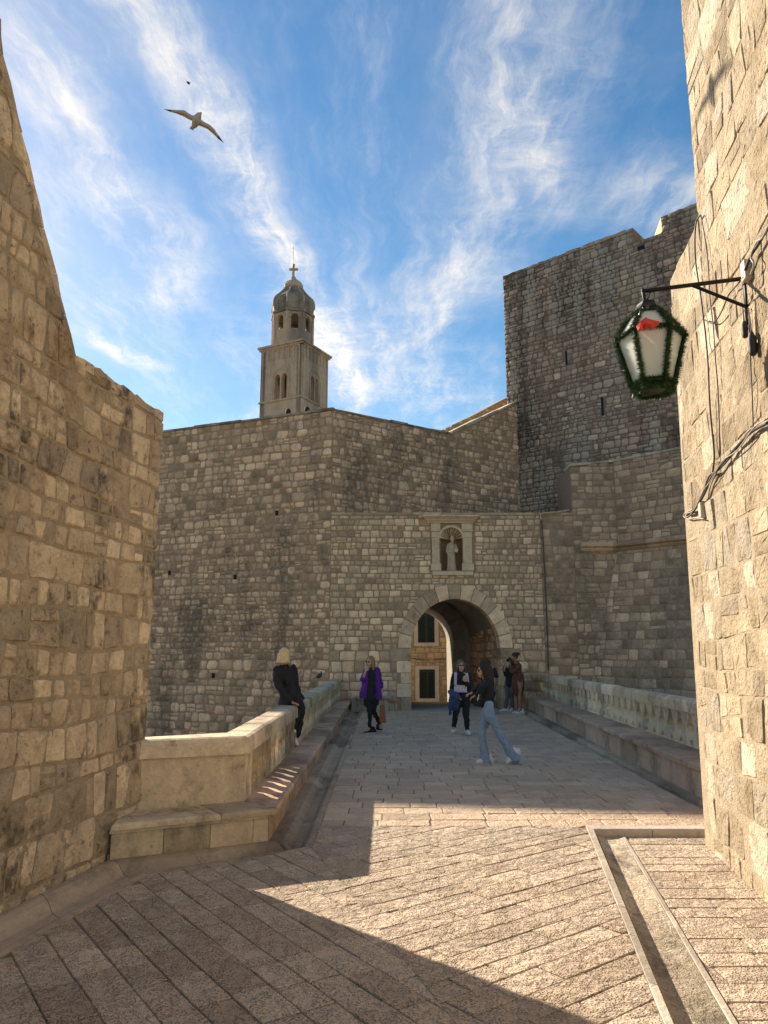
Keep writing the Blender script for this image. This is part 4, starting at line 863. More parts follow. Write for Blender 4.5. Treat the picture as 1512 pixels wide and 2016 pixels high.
# ---------------- bell tower beyond the bastion
DB = 68.0
bt = thing('bell_tower', 'stone bell tower with octagonal lantern, dome and cross above bastion', 'tower', tuple(ony(590, 820, DB) - V((0, 0, 16))))
ck = ony(593, 750, DB); ck.z = 0; sc0 = DB / F
zz = lambda v: ony(590, v, DB).z
al = math.atan2(48, 92); W = 104 * sc0
dL_ = V((-math.cos(al), math.sin(al), 0)); dR_ = V((math.sin(al), math.cos(al), 0))
cen = ck + (dL_ + dR_) * (W / 2)
z_base, z_str, z_win0, z_arch, z_top = 4.0, zz(780), zz(778), zz(741), zz(672)
for d in (dL_, dR_):
    fr = Frame(ck, d); c = W / 2
    hw = .62; zw0, zs_ = z_str + .12, zz(735)
    wn = [arch(c - .40, .31, zw0, zs_, .36, 8), arch(c + .40, .31, zw0, zs_, .36, 8)]
    for fr_ in (fr, Frame(ck + (dR_ if d is dL_ else dL_) * (W - .55), d, n=fr.n)):
        pr_ = prism('belfry_wall', fr_, rect(.0 if fr_ is fr and d is dL_ else .0, z_base, W, z_top), -.55, 0 if d is dL_ else -.003, M['bell'], bt, wn)
    # window surround, colonnette, string, lombard band
    ro = [(c + .98 * math.cos(math.pi * i / 12), zs_ + .98 * math.sin(math.pi * i / 12)) for i in range(13)]; ri = [(c - .86 * math.cos(math.pi * i / 12), zs_ + .86 * math.sin(math.pi * i / 12)) for i in range(13)]
    prism('window_arch', fr, ro + ri, -.02, .07, M['bell'], bt)
    for s_ in (-1, 1): prism('window_jamb', fr, rect(c + s_ * .92 - .06, zw0, c + s_ * .92 + .06, zs_), -.02, .07, M['bell'], bt)
    p = fr.at(c, zw0, -.2); MB().loft([p, V((p.x, p.y, zs_ - .05))], [.07, .07], n=8, round_caps=False).build('colonnette', M['carved'], bt)
    prism('string_course', fr, rect(-.1, z_str - .08, W + .1, z_str + .08), -.05, .13, M['bell'], bt)
    prism('cornice', fr, rect(-.25, z_top - .02, W + .25, z_top + .18), -.4, .30, M['bell'], bt); prism('cornice', fr, rect(-.15, z_top - .2, W + .15, z_top - .022), -.3, .16, M['bell'], bt)
    for i in range(8):
        x = .25 + i * (W - .5) / 7
        prism('lesene', fr, rect(x - .06, z_top - 1.35 if i not in (0, 7) else z_str, x + .06, z_top - .2), -.02, .09, M['bell'], bt)
        if i < 7:
            xm = x + (W - .5) / 14; r1 = (W - .5) / 14 - .06
            prism('blind_arch', fr, [(xm + r1 + .06, z_top - .2), (xm + r1 + .06, z_top - .45)] + [(xm + r1 * math.cos(math.pi * q / 6), z_top - .5 + r1 * math.sin(math.pi * q / 6)) for q in range(7)] + [(xm - r1 - .06, z_top - .45), (xm - r1 - .06, z_top - .2)], -.02, .08, M['bell'], bt)
    for s_ in (-1, 1): prism('tie_plate', fr, rect(c + s_ * 1.3 - .03, zs_ + .5, c + s_ * 1.3 + .03, zs_ + 1.3), 0, .05, M['carved'], bt)
MB().box((cen.x, cen.y, z_top + .1), (W * .9, W * .9, .2), Matrix.Rotation(-al, 3, 'Z')).build('belfry_roof', M['slate'], bt, False)
MB().box((cen.x, cen.y, z_str - .4), (W * .85, W * .85, .2), Matrix.Rotation(-al, 3, 'Z')).build('belfry_floor', M['slate'], bt, False)
bell = MB().loft([(cen.x, cen.y, zs_ + .5), (cen.x, cen.y, zs_ + .2), (cen.x, cen.y, zs_ - .4), (cen.x, cen.y, zs_ - .6)], [.2, .34, .42, .6], n=16, round_caps=False); bell.build('bell', M['metal'], bt)
# lantern: eight walls with arched openings, ogee roof
lc = V((ony(576.5, 640, cen.y).x, cen.y, 0)); sc0 = cen.y / F; zz = lambda v: ony(576.5, v, cen.y).z; Rl = 43.5 * sc0; z_l0, z_l1 = z_top + .15, zz(627)
oct_ = lambda k: al + math.pi / 8 * 0 + math.pi / 4 * k + .14
for k in range(8):
    a0, a1 = oct_(k), oct_(k + 1); p, q = lc + V((math.cos(a0), math.sin(a0), 0)) * Rl, lc + V((math.cos(a1), math.sin(a1), 0)) * Rl
    fr = Frame(p, q - p, n=((p + q) / 2 - lc)); ln = (q - p).length; c = ln / 2
    prism('lantern_wall', fr, rect(0, z_l0, ln, z_l1 + .1), -.22, 0, M['bell'], bt, [arch(c, .36, zz(661), zz(640), .36, 8)])
    ro = [(c + .55 * math.cos(math.pi * i / 10), zz(640) + .55 * math.sin(math.pi * i / 10)) for i in range(11)]; ri = [(c - .40 * math.cos(math.pi * i / 10), zz(640) + .40 * math.sin(math.pi * i / 10)) for i in range(11)]
    prism('lantern_arch', fr, ro + ri, -.02, .08, M['bell'], bt)
    for x in (.12, ln - .12): prism('lantern_pilaster', fr, rect(x - .1, z_l0, x + .1, zz(640)), -.02, .07, M['bell'], bt)
    MB().box(lc + V((math.cos(a0), math.sin(a0), 0)) * (Rl + .02) + V((0, 0, (z_l0 + z_l1) / 2)), (.14, .14, z_l1 - z_l0), Matrix.Rotation(a0, 3, 'Z')).build('lantern_post', M['bell'], bt, False)
prof = [(47.5, 628), (47.5, 625), (44, 621), (46, 612), (45.5, 602), (42, 594), (33, 586), (27, 580), (22, 574), (18.5, 569)]
def octring(pr, mat, name):
    vs = []; n = len(pr)
    for r, v in pr:
        for k in range(8): vs.append((lc.x + r * sc0 * math.cos(oct_(k)), lc.y + r * sc0 * math.sin(oct_(k)), zz(v)))
    fs = [(i * 8 + k, i * 8 + (k + 1) % 8, (i + 1) * 8 + (k + 1) % 8, (i + 1) * 8 + k) for i in range(n - 1) for k in range(8)] + [tuple(range(8)), tuple(range((n - 1) * 8, n * 8))]
    return MB().add(vs, fs).build(name, mat, bt, False, fix=True)
octring(prof, M['slate'], 'dome')
for k in range(8):
    MB().loft([(lc.x + r * sc0 * math.cos(oct_(k)), lc.y + r * sc0 * math.sin(oct_(k)), zz(v)) for r, v in prof[3:]], [.09] * len(prof[3:]), n=6, sub=2).build('dome_rib', M['bell'], bt)
octring([(18, 570.5), (20.5, 568), (20.5, 563), (18, 561), (17, 558), (12, 554), (7, 551)], M['bell'], 'dome_collar')
top = V((lc.x - .05, lc.y, 0))
MB().loft([top + V((0, 0, zz(552))), top + V((0, 0, zz(548)))], [.3, .26], n=10).build('finial', M['bell'], bt)
cr = MB(); cr.box(top + V((0, 0, (zz(550) + zz(522)) / 2)), (.2, .2, zz(522) - zz(550))); cr.box(top + V((0, 0, zz(530.5))), (.62, .18, .2))
for dx, dz in ((-.34, 0), (.34, 0), (0, zz(522) - zz(530.5))): cr.ball(top + V((dx, 0, zz(530.5) + dz)), .14)
cr.build('cross', M['bell'], bt, False)
tube([top + V((-.12, .15, zz(552))), top + V((-.12, .15, zz(484)))], .035, sub=1).build('lightning_rod', M['metal'], bt)
# ================================================================== LAMP AND CABLES ON THE RIGHT WALL
def onR(u, v, h=.02):                                     # pixel on the right wall, h metres in front of it
    P = FR.O + FR.n * h; return onpl(u, v, P, FR.n)
mount = onR(1466, 548, .0)
# arm end: on the ray of its pixel, in the vertical plane square to the wall through the mount
e_ = onpl(1266, 573, mount, FR.d)
arm_len = (e_ - mount).dot(FR.n)
lmp = thing('wall_lantern', 'hexagonal frosted glass lantern on iron bracket dressed with green garland', 'lamp', tuple(e_))
br_ = MB(); br_.loft([mount, lerp(mount, e_, .5), e_], [.016] * 3, n=8, sub=1)
s0_, s1_b = onR(1474, 606, .0), lerp(mount, e_, .52)
br_.loft([s0_, s1_b], [.013, .013], n=8, sub=1)
br_.loft([lerp(mount, e_, .92) + V((0, 0, -.002)), e_ + V((0, 0, -.09)) - FR.n * .02], [.006, .006], n=6, sub=1)
br_.box(lerp(mount, s0_, .5) + FR.n * .008, (.05, .02, .50), Matrix.Rotation(math.atan2(FR.d.y, FR.d.x), 3, 'Z'))
br_.build('bracket', M['metal'], lmp)
ly = e_.y; lx = e_.x
LZ = lambda v: ony(1278, v, ly).z
px_ = lambda n: n / F * (ly * CP + (LZ(690) - H) * SP)    # photo pixels -> metres at the lamp
lcx = ony(1281, 690, ly).x
axis = V((lcx, ly, 0))
hang = MB(); hang.loft([e_ + V((0, 0, .01)), V((lerp(e_.x, lcx, .3), ly, LZ(592))), V((lcx, ly, LZ(603)))], [.014, .014, .014], n=8, sub=2)
hang.build('hanger', M['metal'], lmp)
def hexpt(r, k, z): a = math.radians(60 * k + 30 - 15); return V((lcx + r * math.sin(a), ly - r * math.cos(a), z))    # k=0 right of front, k=5 left of front
def hexring(rs, name, mat, smooth=False, par=None):
    vs = [hexpt(px_(r), k, LZ(v)) for r, v in rs for k in range(6)]; n = len(rs)
    fs = [(i * 6 + k, i * 6 + (k + 1) % 6, (i + 1) * 6 + (k + 1) % 6, (i + 1) * 6 + k) for i in range(n - 1) for k in range(6)] + [tuple(range(6)), tuple(range(n * 6 - 6, n * 6))]
    return MB().add(vs, fs).build(name, mat, par or lmp, smooth, fix=True)
hexring([(29, 612), (22, 603), (20, 598), (10, 597)], 'cap', M['metal']); hexring([(24, 619), (24, 612.5)], 'cap_ring', M['metal'])
VT, VM, VB = 622, 662, 754                                 # top of roof panes, widest ring, bottom
RT, RM, RBm = 33, 63, 36
for k in range(6):
    for nm, (r0, v0), (r1, v1) in (('pane', (RM - 2, VM + 3), (RBm, VB)), ('roof_pane', (RT, VT), (RM - 3, VM - 2))):
        a, b, c, d = hexpt(px_(r0), k, LZ(v0)), hexpt(px_(r0), k + 1, LZ(v0)), hexpt(px_(r1), k + 1, LZ(v1)), hexpt(px_(r1), k, LZ(v1))
        n = (b - a).cross(d - a).normalized() * .004; vs = [a, b, c, d, a + n, b + n, c + n, d + n]
        MB().add(vs, [(0, 1, 2, 3), (7, 6, 5, 4), (0, 4, 5, 1), (1, 5, 6, 2), (2, 6, 7, 3), (3, 7, 4, 0)]).build(nm, M['frost'], lmp, False, fix=True)
    fb_ = MB(); r_ = .007
    for p, q in ((hexpt(px_(RM), k, LZ(VM)), hexpt(px_(RBm + 1), k, LZ(VB))), (hexpt(px_(RM), k, LZ(VM)), hexpt(px_(RT + 1), k, LZ(VT))), (hexpt(px_(RM), k, LZ(VM)), hexpt(px_(RM), k + 1, LZ(VM))), (hexpt(px_(RBm + 1), k, LZ(VB)), hexpt(px_(RBm + 1), k + 1, LZ(VB)))): fb_.loft([p, q], [r_, r_], n=6, sub=1)
    fb_.build('frame_bar', M['metal'], lmp)
hexring([(RBm, 755), (RBm, 760), (RBm - 12, 770), (10, 772)], 'base', M['metal'])
# bow of red paper on the front roof pane
rp_ = thing('red_paper_bow', 'crumpled red paper bow on top pane of the garlanded lantern', 'bow', tuple(hexpt(px_(50), 0, LZ(640))))
def fpl(u, v, h): return ony(u, v, ly - px_(52) * .9 - h)
bw = MB()
for poly in ([(1252, 640), (1272, 624), (1279, 632), (1268, 641), (1256, 648)], [(1272, 626), (1299, 633), (1296, 640), (1285, 647), (1268, 647), (1270, 636)], [(1252, 642), (1262, 634), (1268, 650), (1256, 651)]):
    h = .015 + .012 * len(bw.f); n = len(poly); c = centroid(poly)
    vs = [fpl(u, v, h + (.02 if i % 2 else 0)) for i, (u, v) in enumerate(poly)] + [fpl(c[0], c[1], h + .03)] + [fpl(u, v, h - .01) for u, v in poly]
    bw.add(vs, [(i, (i + 1) % n, n) for i in range(n)] + [(i, n + 1 + i, n + 1 + (i + 1) % n, (i + 1) % n) for i in range(n)] + [tuple(n + 1 + i for i in reversed(range(n)))])
bw.build('paper', M['red'], rp_, False)
# garland along every edge
R = random.Random(77); gm = MB(); core = MB()
def garland(p, q, rad, dens=4200):
    L = (q - p).length; core.loft([p, q], [rad * .28] * 2, n=6, sub=1); t = (q - p).normalized(); a = t.orthogonal().normalized(); b = t.cross(a)
    for i in range(int(L * dens)):
        x = R.random(); th = R.uniform(0, 6.283); d = (a * math.cos(th) + b * math.sin(th) + t * R.uniform(-.7, .7)).normalized(); o = p + (q - p) * x; l = rad * R.uniform(.6, 1.35)
        sd = d.cross(V((R.uniform(-1, 1), R.uniform(-1, 1), R.uniform(-1, 1)))).normalized() * .0024
        gm.add([o + sd, o - sd, o + d * l], [(0, 1, 2)], (R.random(),) * 3)
gr = thing('tinsel_garland', 'dark green tinsel garland wound round the frame of wall lantern', 'garland', tuple(hexpt(0, 0, LZ(690))))
for k in range(6):
    garland(hexpt(px_(RM + 3), k, LZ(VM)), hexpt(px_(RBm + 4), k, LZ(VB + 6)), px_(9.5)); garland(hexpt(px_(RM + 3), k, LZ(VM)), hexpt(px_(RT + 3), k, LZ(VT + 2)), px_(9.5))
    garland(hexpt(px_(RM + 2), k, LZ(VM + 3)), hexpt(px_(RM + 2), k + 1, LZ(VM + 3)), px_(8)); garland(hexpt(px_(RBm + 4), k, LZ(VB + 4)), hexpt(px_(RBm + 4), k + 1, LZ(VB + 4)), px_(9.5))
    garland(hexpt(px_(RBm + 2), k, LZ(771)), hexpt(px_(RBm + 2), k + 1, LZ(771)), px_(9)); garland(hexpt(px_(RT), k, LZ(VT - 1)), hexpt(px_(RT), k + 1, LZ(VT - 1)), px_(8))
core.build('garland_core', M['green'], gr); tag(gm.build('needles', M['green'], gr, False), kind='stuff')
# cables: all lie on the wall
def cable(name, label, pts, r, mat, h=.02, wob=.0, group='cables strung on the sunlit wall'):
    R = random.Random(len(label)); o = tube([onR(u, v, h + R.uniform(0, wob)) for u, v in pts], r).build(name, mat); tag(o, label, 'cable', group); return o
cable('cable', 'black cable loop hanging from wall top down past the lamp bracket', [(1379, 424), (1371, 436), (1368, 470), (1370, 520), (1379, 580), (1384, 620), (1389, 660), (1394, 720), (1397, 790), (1402, 850), (1406, 900), (1403, 930)], .008, M['wire'], .03, .02)
cable('cable', 'thin brown cable running beside the black vertical cable', [(1380, 424), (1388, 470), (1394, 520), (1398, 590), (1404, 640), (1408, 700), (1413, 760), (1416, 830), (1417, 900)], .0055, M['wire'], .02, .02)
cable('cable', 'thick twisted cable bundle sagging across lower part of sunlit wall', [(1640, 775), (1560, 806), (1512, 832), (1480, 850), (1450, 880), (1420, 916), (1400, 940), (1388, 970), (1370, 998), (1352, 1014)], .011, M['wire'], .045)
cable('cable', 'pale strand wound round the sagging black bundle', [(1640, 768), (1560, 800), (1512, 824), (1484, 842), (1452, 886), (1422, 908), (1398, 948), (1386, 964), (1366, 1004), (1350, 1010)], .005, M['wire_pale'], .055)
cable('cable', 'second black strand under the sagging bundle', [(1640, 788), (1560, 815), (1512, 840), (1478, 846), (1446, 890), (1416, 924), (1396, 938), (1382, 978), (1364, 1010), (1350, 1020)], .008, M['wire'], .04)
cable('cable', 'bundled black cables climbing from bracket to upper right frame edge', [(1466, 538), (1470, 524), (1480, 500), (1492, 482), (1505, 460), (1530, 425), (1580, 360)], .013, M['wire'], .05)
cable('cable', 'grey strand along the upper right cable bundle', [(1478, 540), (1484, 520), (1478, 505), (1490, 476), (1502, 466), (1526, 420), (1580, 352)], .007, M['wire_pale'], .06)
cable('cable', 'slack wire swinging from bracket mount to vertical cable', [(1464, 545), (1452, 560), (1436, 578), (1428, 596), (1416, 622), (1402, 636), (1388, 630)], .006, M['wire'], .03, .03)
cable('cable', 'straight thin wire dropping from mount to the sagging bundle', [(1474, 606), (1475, 640), (1477, 700), (1481, 780), (1483, 848)], .005, M['wire'], .03)
cable('cable', 'curled pale wire ends below the sagging bundle', [(1372, 1000), (1352, 1008), (1346, 1016), (1356, 1022), (1370, 1019), (1386, 1022)], .007, M['wire_pale'], .04)
for nm, lab, u, v, s in (('junction_box', 'cream plastic junction box above lamp bracket mount', 1470, 533, (.09, .06, .15)), ('junction_box', 'cream plastic junction box at lower end of cable bundle', 1382, 1003, (.08, .05, .15))):
    b = MB().box(onR(u, v, s[1] / 2), s, Matrix.Rotation(math.atan2(FR.d.y, FR.d.x), 3, 'Z')).build(nm, M['box'], None, False); tag(b, lab, 'box', 'junction boxes on the sunlit wall')
    md = b.modifiers.new('bevel', 'BEVEL'); md.width = .01; md.segments = 2
for u, v, l in ((1466, 648, 'small black plug hanging below the bracket mount'), (1481, 676, 'larger black plug hanging right of the small plug')):
    p = onR(u, v, .04); k = 1.0 if u < 1470 else 1.35
    plug = MB(); plug.loft([p + V((0, 0, .055 * k)), p + V((0, 0, .02)), p - V((0, 0, .05 * k))], [.012 * k, .024 * k, .022 * k], n=8); plug.loft([p + V((0, 0, .05)), p + V((0, 0, .2))], [.005, .005], n=6, sub=1)
    tag(plug.build('plug', M['wire']), l, 'plug', 'plugs hanging below the lamp bracket')
# pipe on the gate wall
pp = thing('conduit_pipe', 'dark conduit pipe running down the gate wall right of archway', 'pipe', tuple(FG.at(*FG.uv(1080, 1320))))
def onG(u, v, h=.05): return ony(u, v, GY - h)
tube([onG(1080, 1320), onG(1076, 1200), onG(1070, 1080), onG(1066, 1022)], .024, n=8).build('pipe', M['pipe'], pp)
tube([onG(1066, 1024), onG(1064, 1014), onG(1072, 1010), onG(1098, 1008), onG(1120, 1004)], .022, n=8).build('elbow', M['gate'], pp)
for v in (1060, 1130, 1200, 1270): MB().box(onG(lerp(1066, 1080, (v - 1022) / 298), v, .035), (.1, .06, .03)).build('clip', M['pipe'], pp, False)
# ================================================================== PEOPLE
FOLD = bpy.data.textures.new('folds', 'CLOUDS'); FOLD.noise_scale = .09; FOLD.noise_depth = 2
LOCK = bpy.data.textures.new('locks', 'CLOUDS'); LOCK.noise_scale = .025; LOCK.noise_depth = 1
def remesh(o, s=.011):
    md = o.modifiers.new('remesh', 'REMESH'); md.mode = 'VOXEL'; md.voxel_size = s; md.use_smooth_shade = True
    sm_ = o.modifiers.new('smooth', 'SMOOTH'); sm_.factor = .5; sm_.iterations = 3
    if o.name.split('.')[0] in ('sweater', 'trousers', 'top', 'vest', 'jeans', 'blazer', 'hoodie', 'skirt', 'cloth', 'dark_clothes', 'hair', 'long_hair'):
        dm = o.modifiers.new('folds', 'DISPLACE'); h_ = 'hair' in o.name; dm.texture = LOCK if h_ else FOLD; dm.strength = .02 if h_ else .045; dm.mid_level = .5
def hand(mb, wr, tip, curl, thumb_side, s=1.0):
    d = (tip - wr).normalized(); a = d.cross(curl).normalized(); n = a.cross(d); palm = wr + d * .075 * s
    mb.loft([wr, lerp(wr, palm, .6), palm], [(.022 * s, .018 * s), (.036 * s, .016 * s), (.038 * s, .014 * s)], side=a, n=8, sub=2)
    for i, (o, l) in enumerate(((-.03, .062), (-.01, .075), (.01, .07), (.03, .055))):
        b = palm + a * o * s; mb.loft([b - d * .02, b + d * l * .5 * s - n * .006, b + d * l * .85 * s + n * .02 * s], [.0095 * s, .009 * s, .008 * s], n=6, sub=2)
    b = wr + d * .03 * s + a * .03 * s * thumb_side; mb.loft([b, b + (d + a * thumb_side * .9).normalized() * .035 * s, b + (d * 1.4 + a * thumb_side * .5).normalized() * .07 * s], [.012 * s, .011 * s, .009 * s], n=6, sub=2)
def head(mb, c, f, up, s=1.0):
    r = f.cross(up).normalized(); rot = Matrix((r, f, up)).transposed()
    mb.ball(c + up * .02 * s - f * .012 * s, (.074 * s, .092 * s, .108 * s), rot, 16); mb.loft([c + f * .03 * s + up * .02 * s, c + f * .045 * s - up * .06 * s, c + f * .05 * s - up * .098 * s], [(.066 * s, .05 * s), (.056 * s, .045 * s), (.026 * s, .022 * s)], side=r, n=12)
    mb.loft([c + f * .082 * s + up * .02 * s, c + f * .102 * s - up * .022 * s], [.009 * s, .014 * s], n=6, sub=1)
    for e in (-1, 1): mb.ball(c + r * e * .076 * s - f * .005 * s, (.012 * s, .022 * s, .032 * s), rot, 8)
    return r, rot
def face_bits(par, c, f, up, s=1.0, glasses=True, skin='skin'):
    r = f.cross(up).normalized(); rot = Matrix((r, f, up)).transposed()
    m = MB()
    for e in (-1, 1): m.ball(c + f * .084 * s + r * e * .033 * s + up * .008 * s, (.026 * s, .012 * s, .021 * s) if glasses else (.014 * s, .008 * s, .008 * s), rot, 8)
    if glasses: m.loft([c + f * .09 * s - r * .03 * s + up * .012 * s, c + f * .09 * s + r * .03 * s + up * .012 * s], [.004, .004], n=5, sub=1)
    m.build('sunglasses' if glasses else 'eyes', M['glass'], par)
    MB().ball(c + f * .092 * s - up * .062 * s, (.02 * s, .008 * s, .007 * s), rot, 8).build('mouth', M['red'] if skin == 'x' else M['tan'], par)
def limbs(mb, pts, rads, n=10): mb.loft(pts, rads, n=n)
def shoe(par, ank, toe, heel_back, mat, solemat, s=1.0, up=V((0, 0, 1))):
    d = (toe - ank); d = (d - up * d.dot(up)).normalized() if d.length > 0 else V((0, -1, 0)); sd = d.cross(up).normalized()
    h = V(toe); heel = h - d * .24 * s; m = MB()
    m.loft([heel + up * .045 * s, heel + d * .07 * s + up * .055 * s, heel + d * .15 * s + up * .045 * s, h + up * .032 * s], [(.032 * s, .042 * s), (.036 * s, .05 * s), (.042 * s, .036 * s), (.03 * s, .022 * s)], side=sd, n=10)
    m.loft([heel + d * .05 * s + up * .05 * s, heel + d * .045 * s + up * .11 * s], [(.036 * s, .045 * s), (.034 * s, .04 * s)], side=sd, n=10)
    m.build('shoe', M[mat], par)
    k = MB(); k.loft([heel + up * .012 * s - d * .005, heel + d * .1 * s + up * .012 * s, heel + d * .18 * s + up * .012 * s, h + up * .014 * s + d * .01], [(.036 * s, .013), (.036 * s, .013), (.046 * s, .013), (.03 * s, .012)], side=sd, n=10); k.build('sole', M[solemat], par)
def torso(mb, neck, hip, side, w_sh, w_wa, w_hip, dep, hem=None, fwd=None, extra=0.0):
    ax = (neck - hip); pts = [hip - ax * .04, hip + ax * .1, hip + ax * .38, hip + ax * .72, hip + ax * .9, neck]
    if hem is not None: pts = [hem] + pts[1:]
    mb.loft(pts, [(w_hip, dep * 1.02), (w_hip, dep), (w_wa, dep * .86), (w_sh * .86, dep), (w_sh * .8, dep * .72), (.052 + extra, .052 + extra)], side=side, n=16)
def J(Y0):
    return lambda u, v, dy=0.0: ony(u, v, Y0 + dy)
Z = V((0, 0, 1))
# ---- seated blonde woman on the left parapet
sp0 = onz(556, 1388, PTOP); Y0 = sp0.y; j = J(Y0)
P = thing('person', 'woman with blonde bob in black sitting sideways on left parapet', 'person', tuple(sp0), 'people on the bridge')
hd, nk, hip = j(561, 1292), j(559, 1311), j(557, 1378, .02)
hip.z = PTOP + .10; hip.x = PX - .12
shA, shB = j(544, 1319, -.05), j(574, 1317, .12); elA, wrA = j(549, 1351, -.16), j(557, 1379, -.14); wrA.z = PTOP + .05; wrA.x = PX - .06
elB, wrB = j(582, 1346, .14), j(588, 1368, .10)
fdir = V((.75, .62, -.08)).normalized(); sidev = V((-.64, .76, 0))
kA, kB = j(590, 1381, -.08), j(594, 1391, .16); aA, aB = j(580, 1430, -.06), j(586, 1447, .16)
hA, hB = hip + V((.04, -.07, 0)), hip + V((.06, .10, .0))
b = MB(); head(b, hd, fdir, Z); b.loft([nk + V((0, 0, -.05)), hd], [.052, .048], sub=1)
torso(b, nk, hip, sidev, .15, .12, .15, .095)
for s_, e, w_, d in ((shA, elA, wrA, -1), (shB, elB, wrB, 1)): b.loft([s_, e, w_], [.042, .036, .025])
hand(b, wrA, wrA + V((.09, -.05, -.025)), V((0, 0, -1)), -1); hand(b, wrB, wrB + V((.05, .01, -.06)), V((-1, 0, -.2)), 1)
for h_, k_, a_ in ((hA, kA, aA), (hB, kB, aB)): b.loft([h_, k_, a_], [.07, .05, .034])
o = b.build('body', M['skin'], P); remesh(o)
b = MB(); torso(b, nk - V((0, 0, .015)), hip, sidev, .205, .175, .19, .125, hem=hip - V((0.02, 0, .075)), extra=.02)
for s_, e, w_ in ((shA, elA, wrA), (shB, elB, wrB)): b.loft([s_ + V((.02, 0, .0)), e, lerp(e, w_, .88)], [.07, .062, .05])
o = b.build('sweater', M['black'], P); remesh(o, .014)
b = MB(); b.loft([hip, hA + V((.06, 0, .01)), lerp(hA, kA, .6), kA, lerp(kA, aA, .5), aA], [.11, .095, .08, .068, .056, .044]); b.loft([hip, hB + V((.06, 0, .01)), lerp(hB, kB, .6), kB, lerp(kB, aB, .5), aB], [.11, .095, .08, .068, .058, .046])
o = b.build('trousers', M['black'], P); remesh(o, .014)
r_, rot = fdir.cross(Z).normalized(), None
b = MB(); b.ball(hd + V((-.01, -.01, .045)), (.09, .095, .088), None, 18)
b.loft([hd + V((-.02, -.02, .04)), hd + V((-.022, -.022, -.04)), hd + V((-.024, -.024, -.105))], [(.088, .088), (.108, .1), (.118, .104)], side=sidev, n=16, round_caps=False)
o = b.build('hair', M['blonde'], P); remesh(o, .012)
shoe(P, j(579, 1446), j(583, 1469, -.08), 0, 'white', 'sole', 1.05, up=V((.55, -.1, .8)).normalized())
shoe(P, j(574, 1418), j(577, 1443, -.06), 0, 'white', 'sole', 1.05, up=V((.75, .2, .62)).normalized())
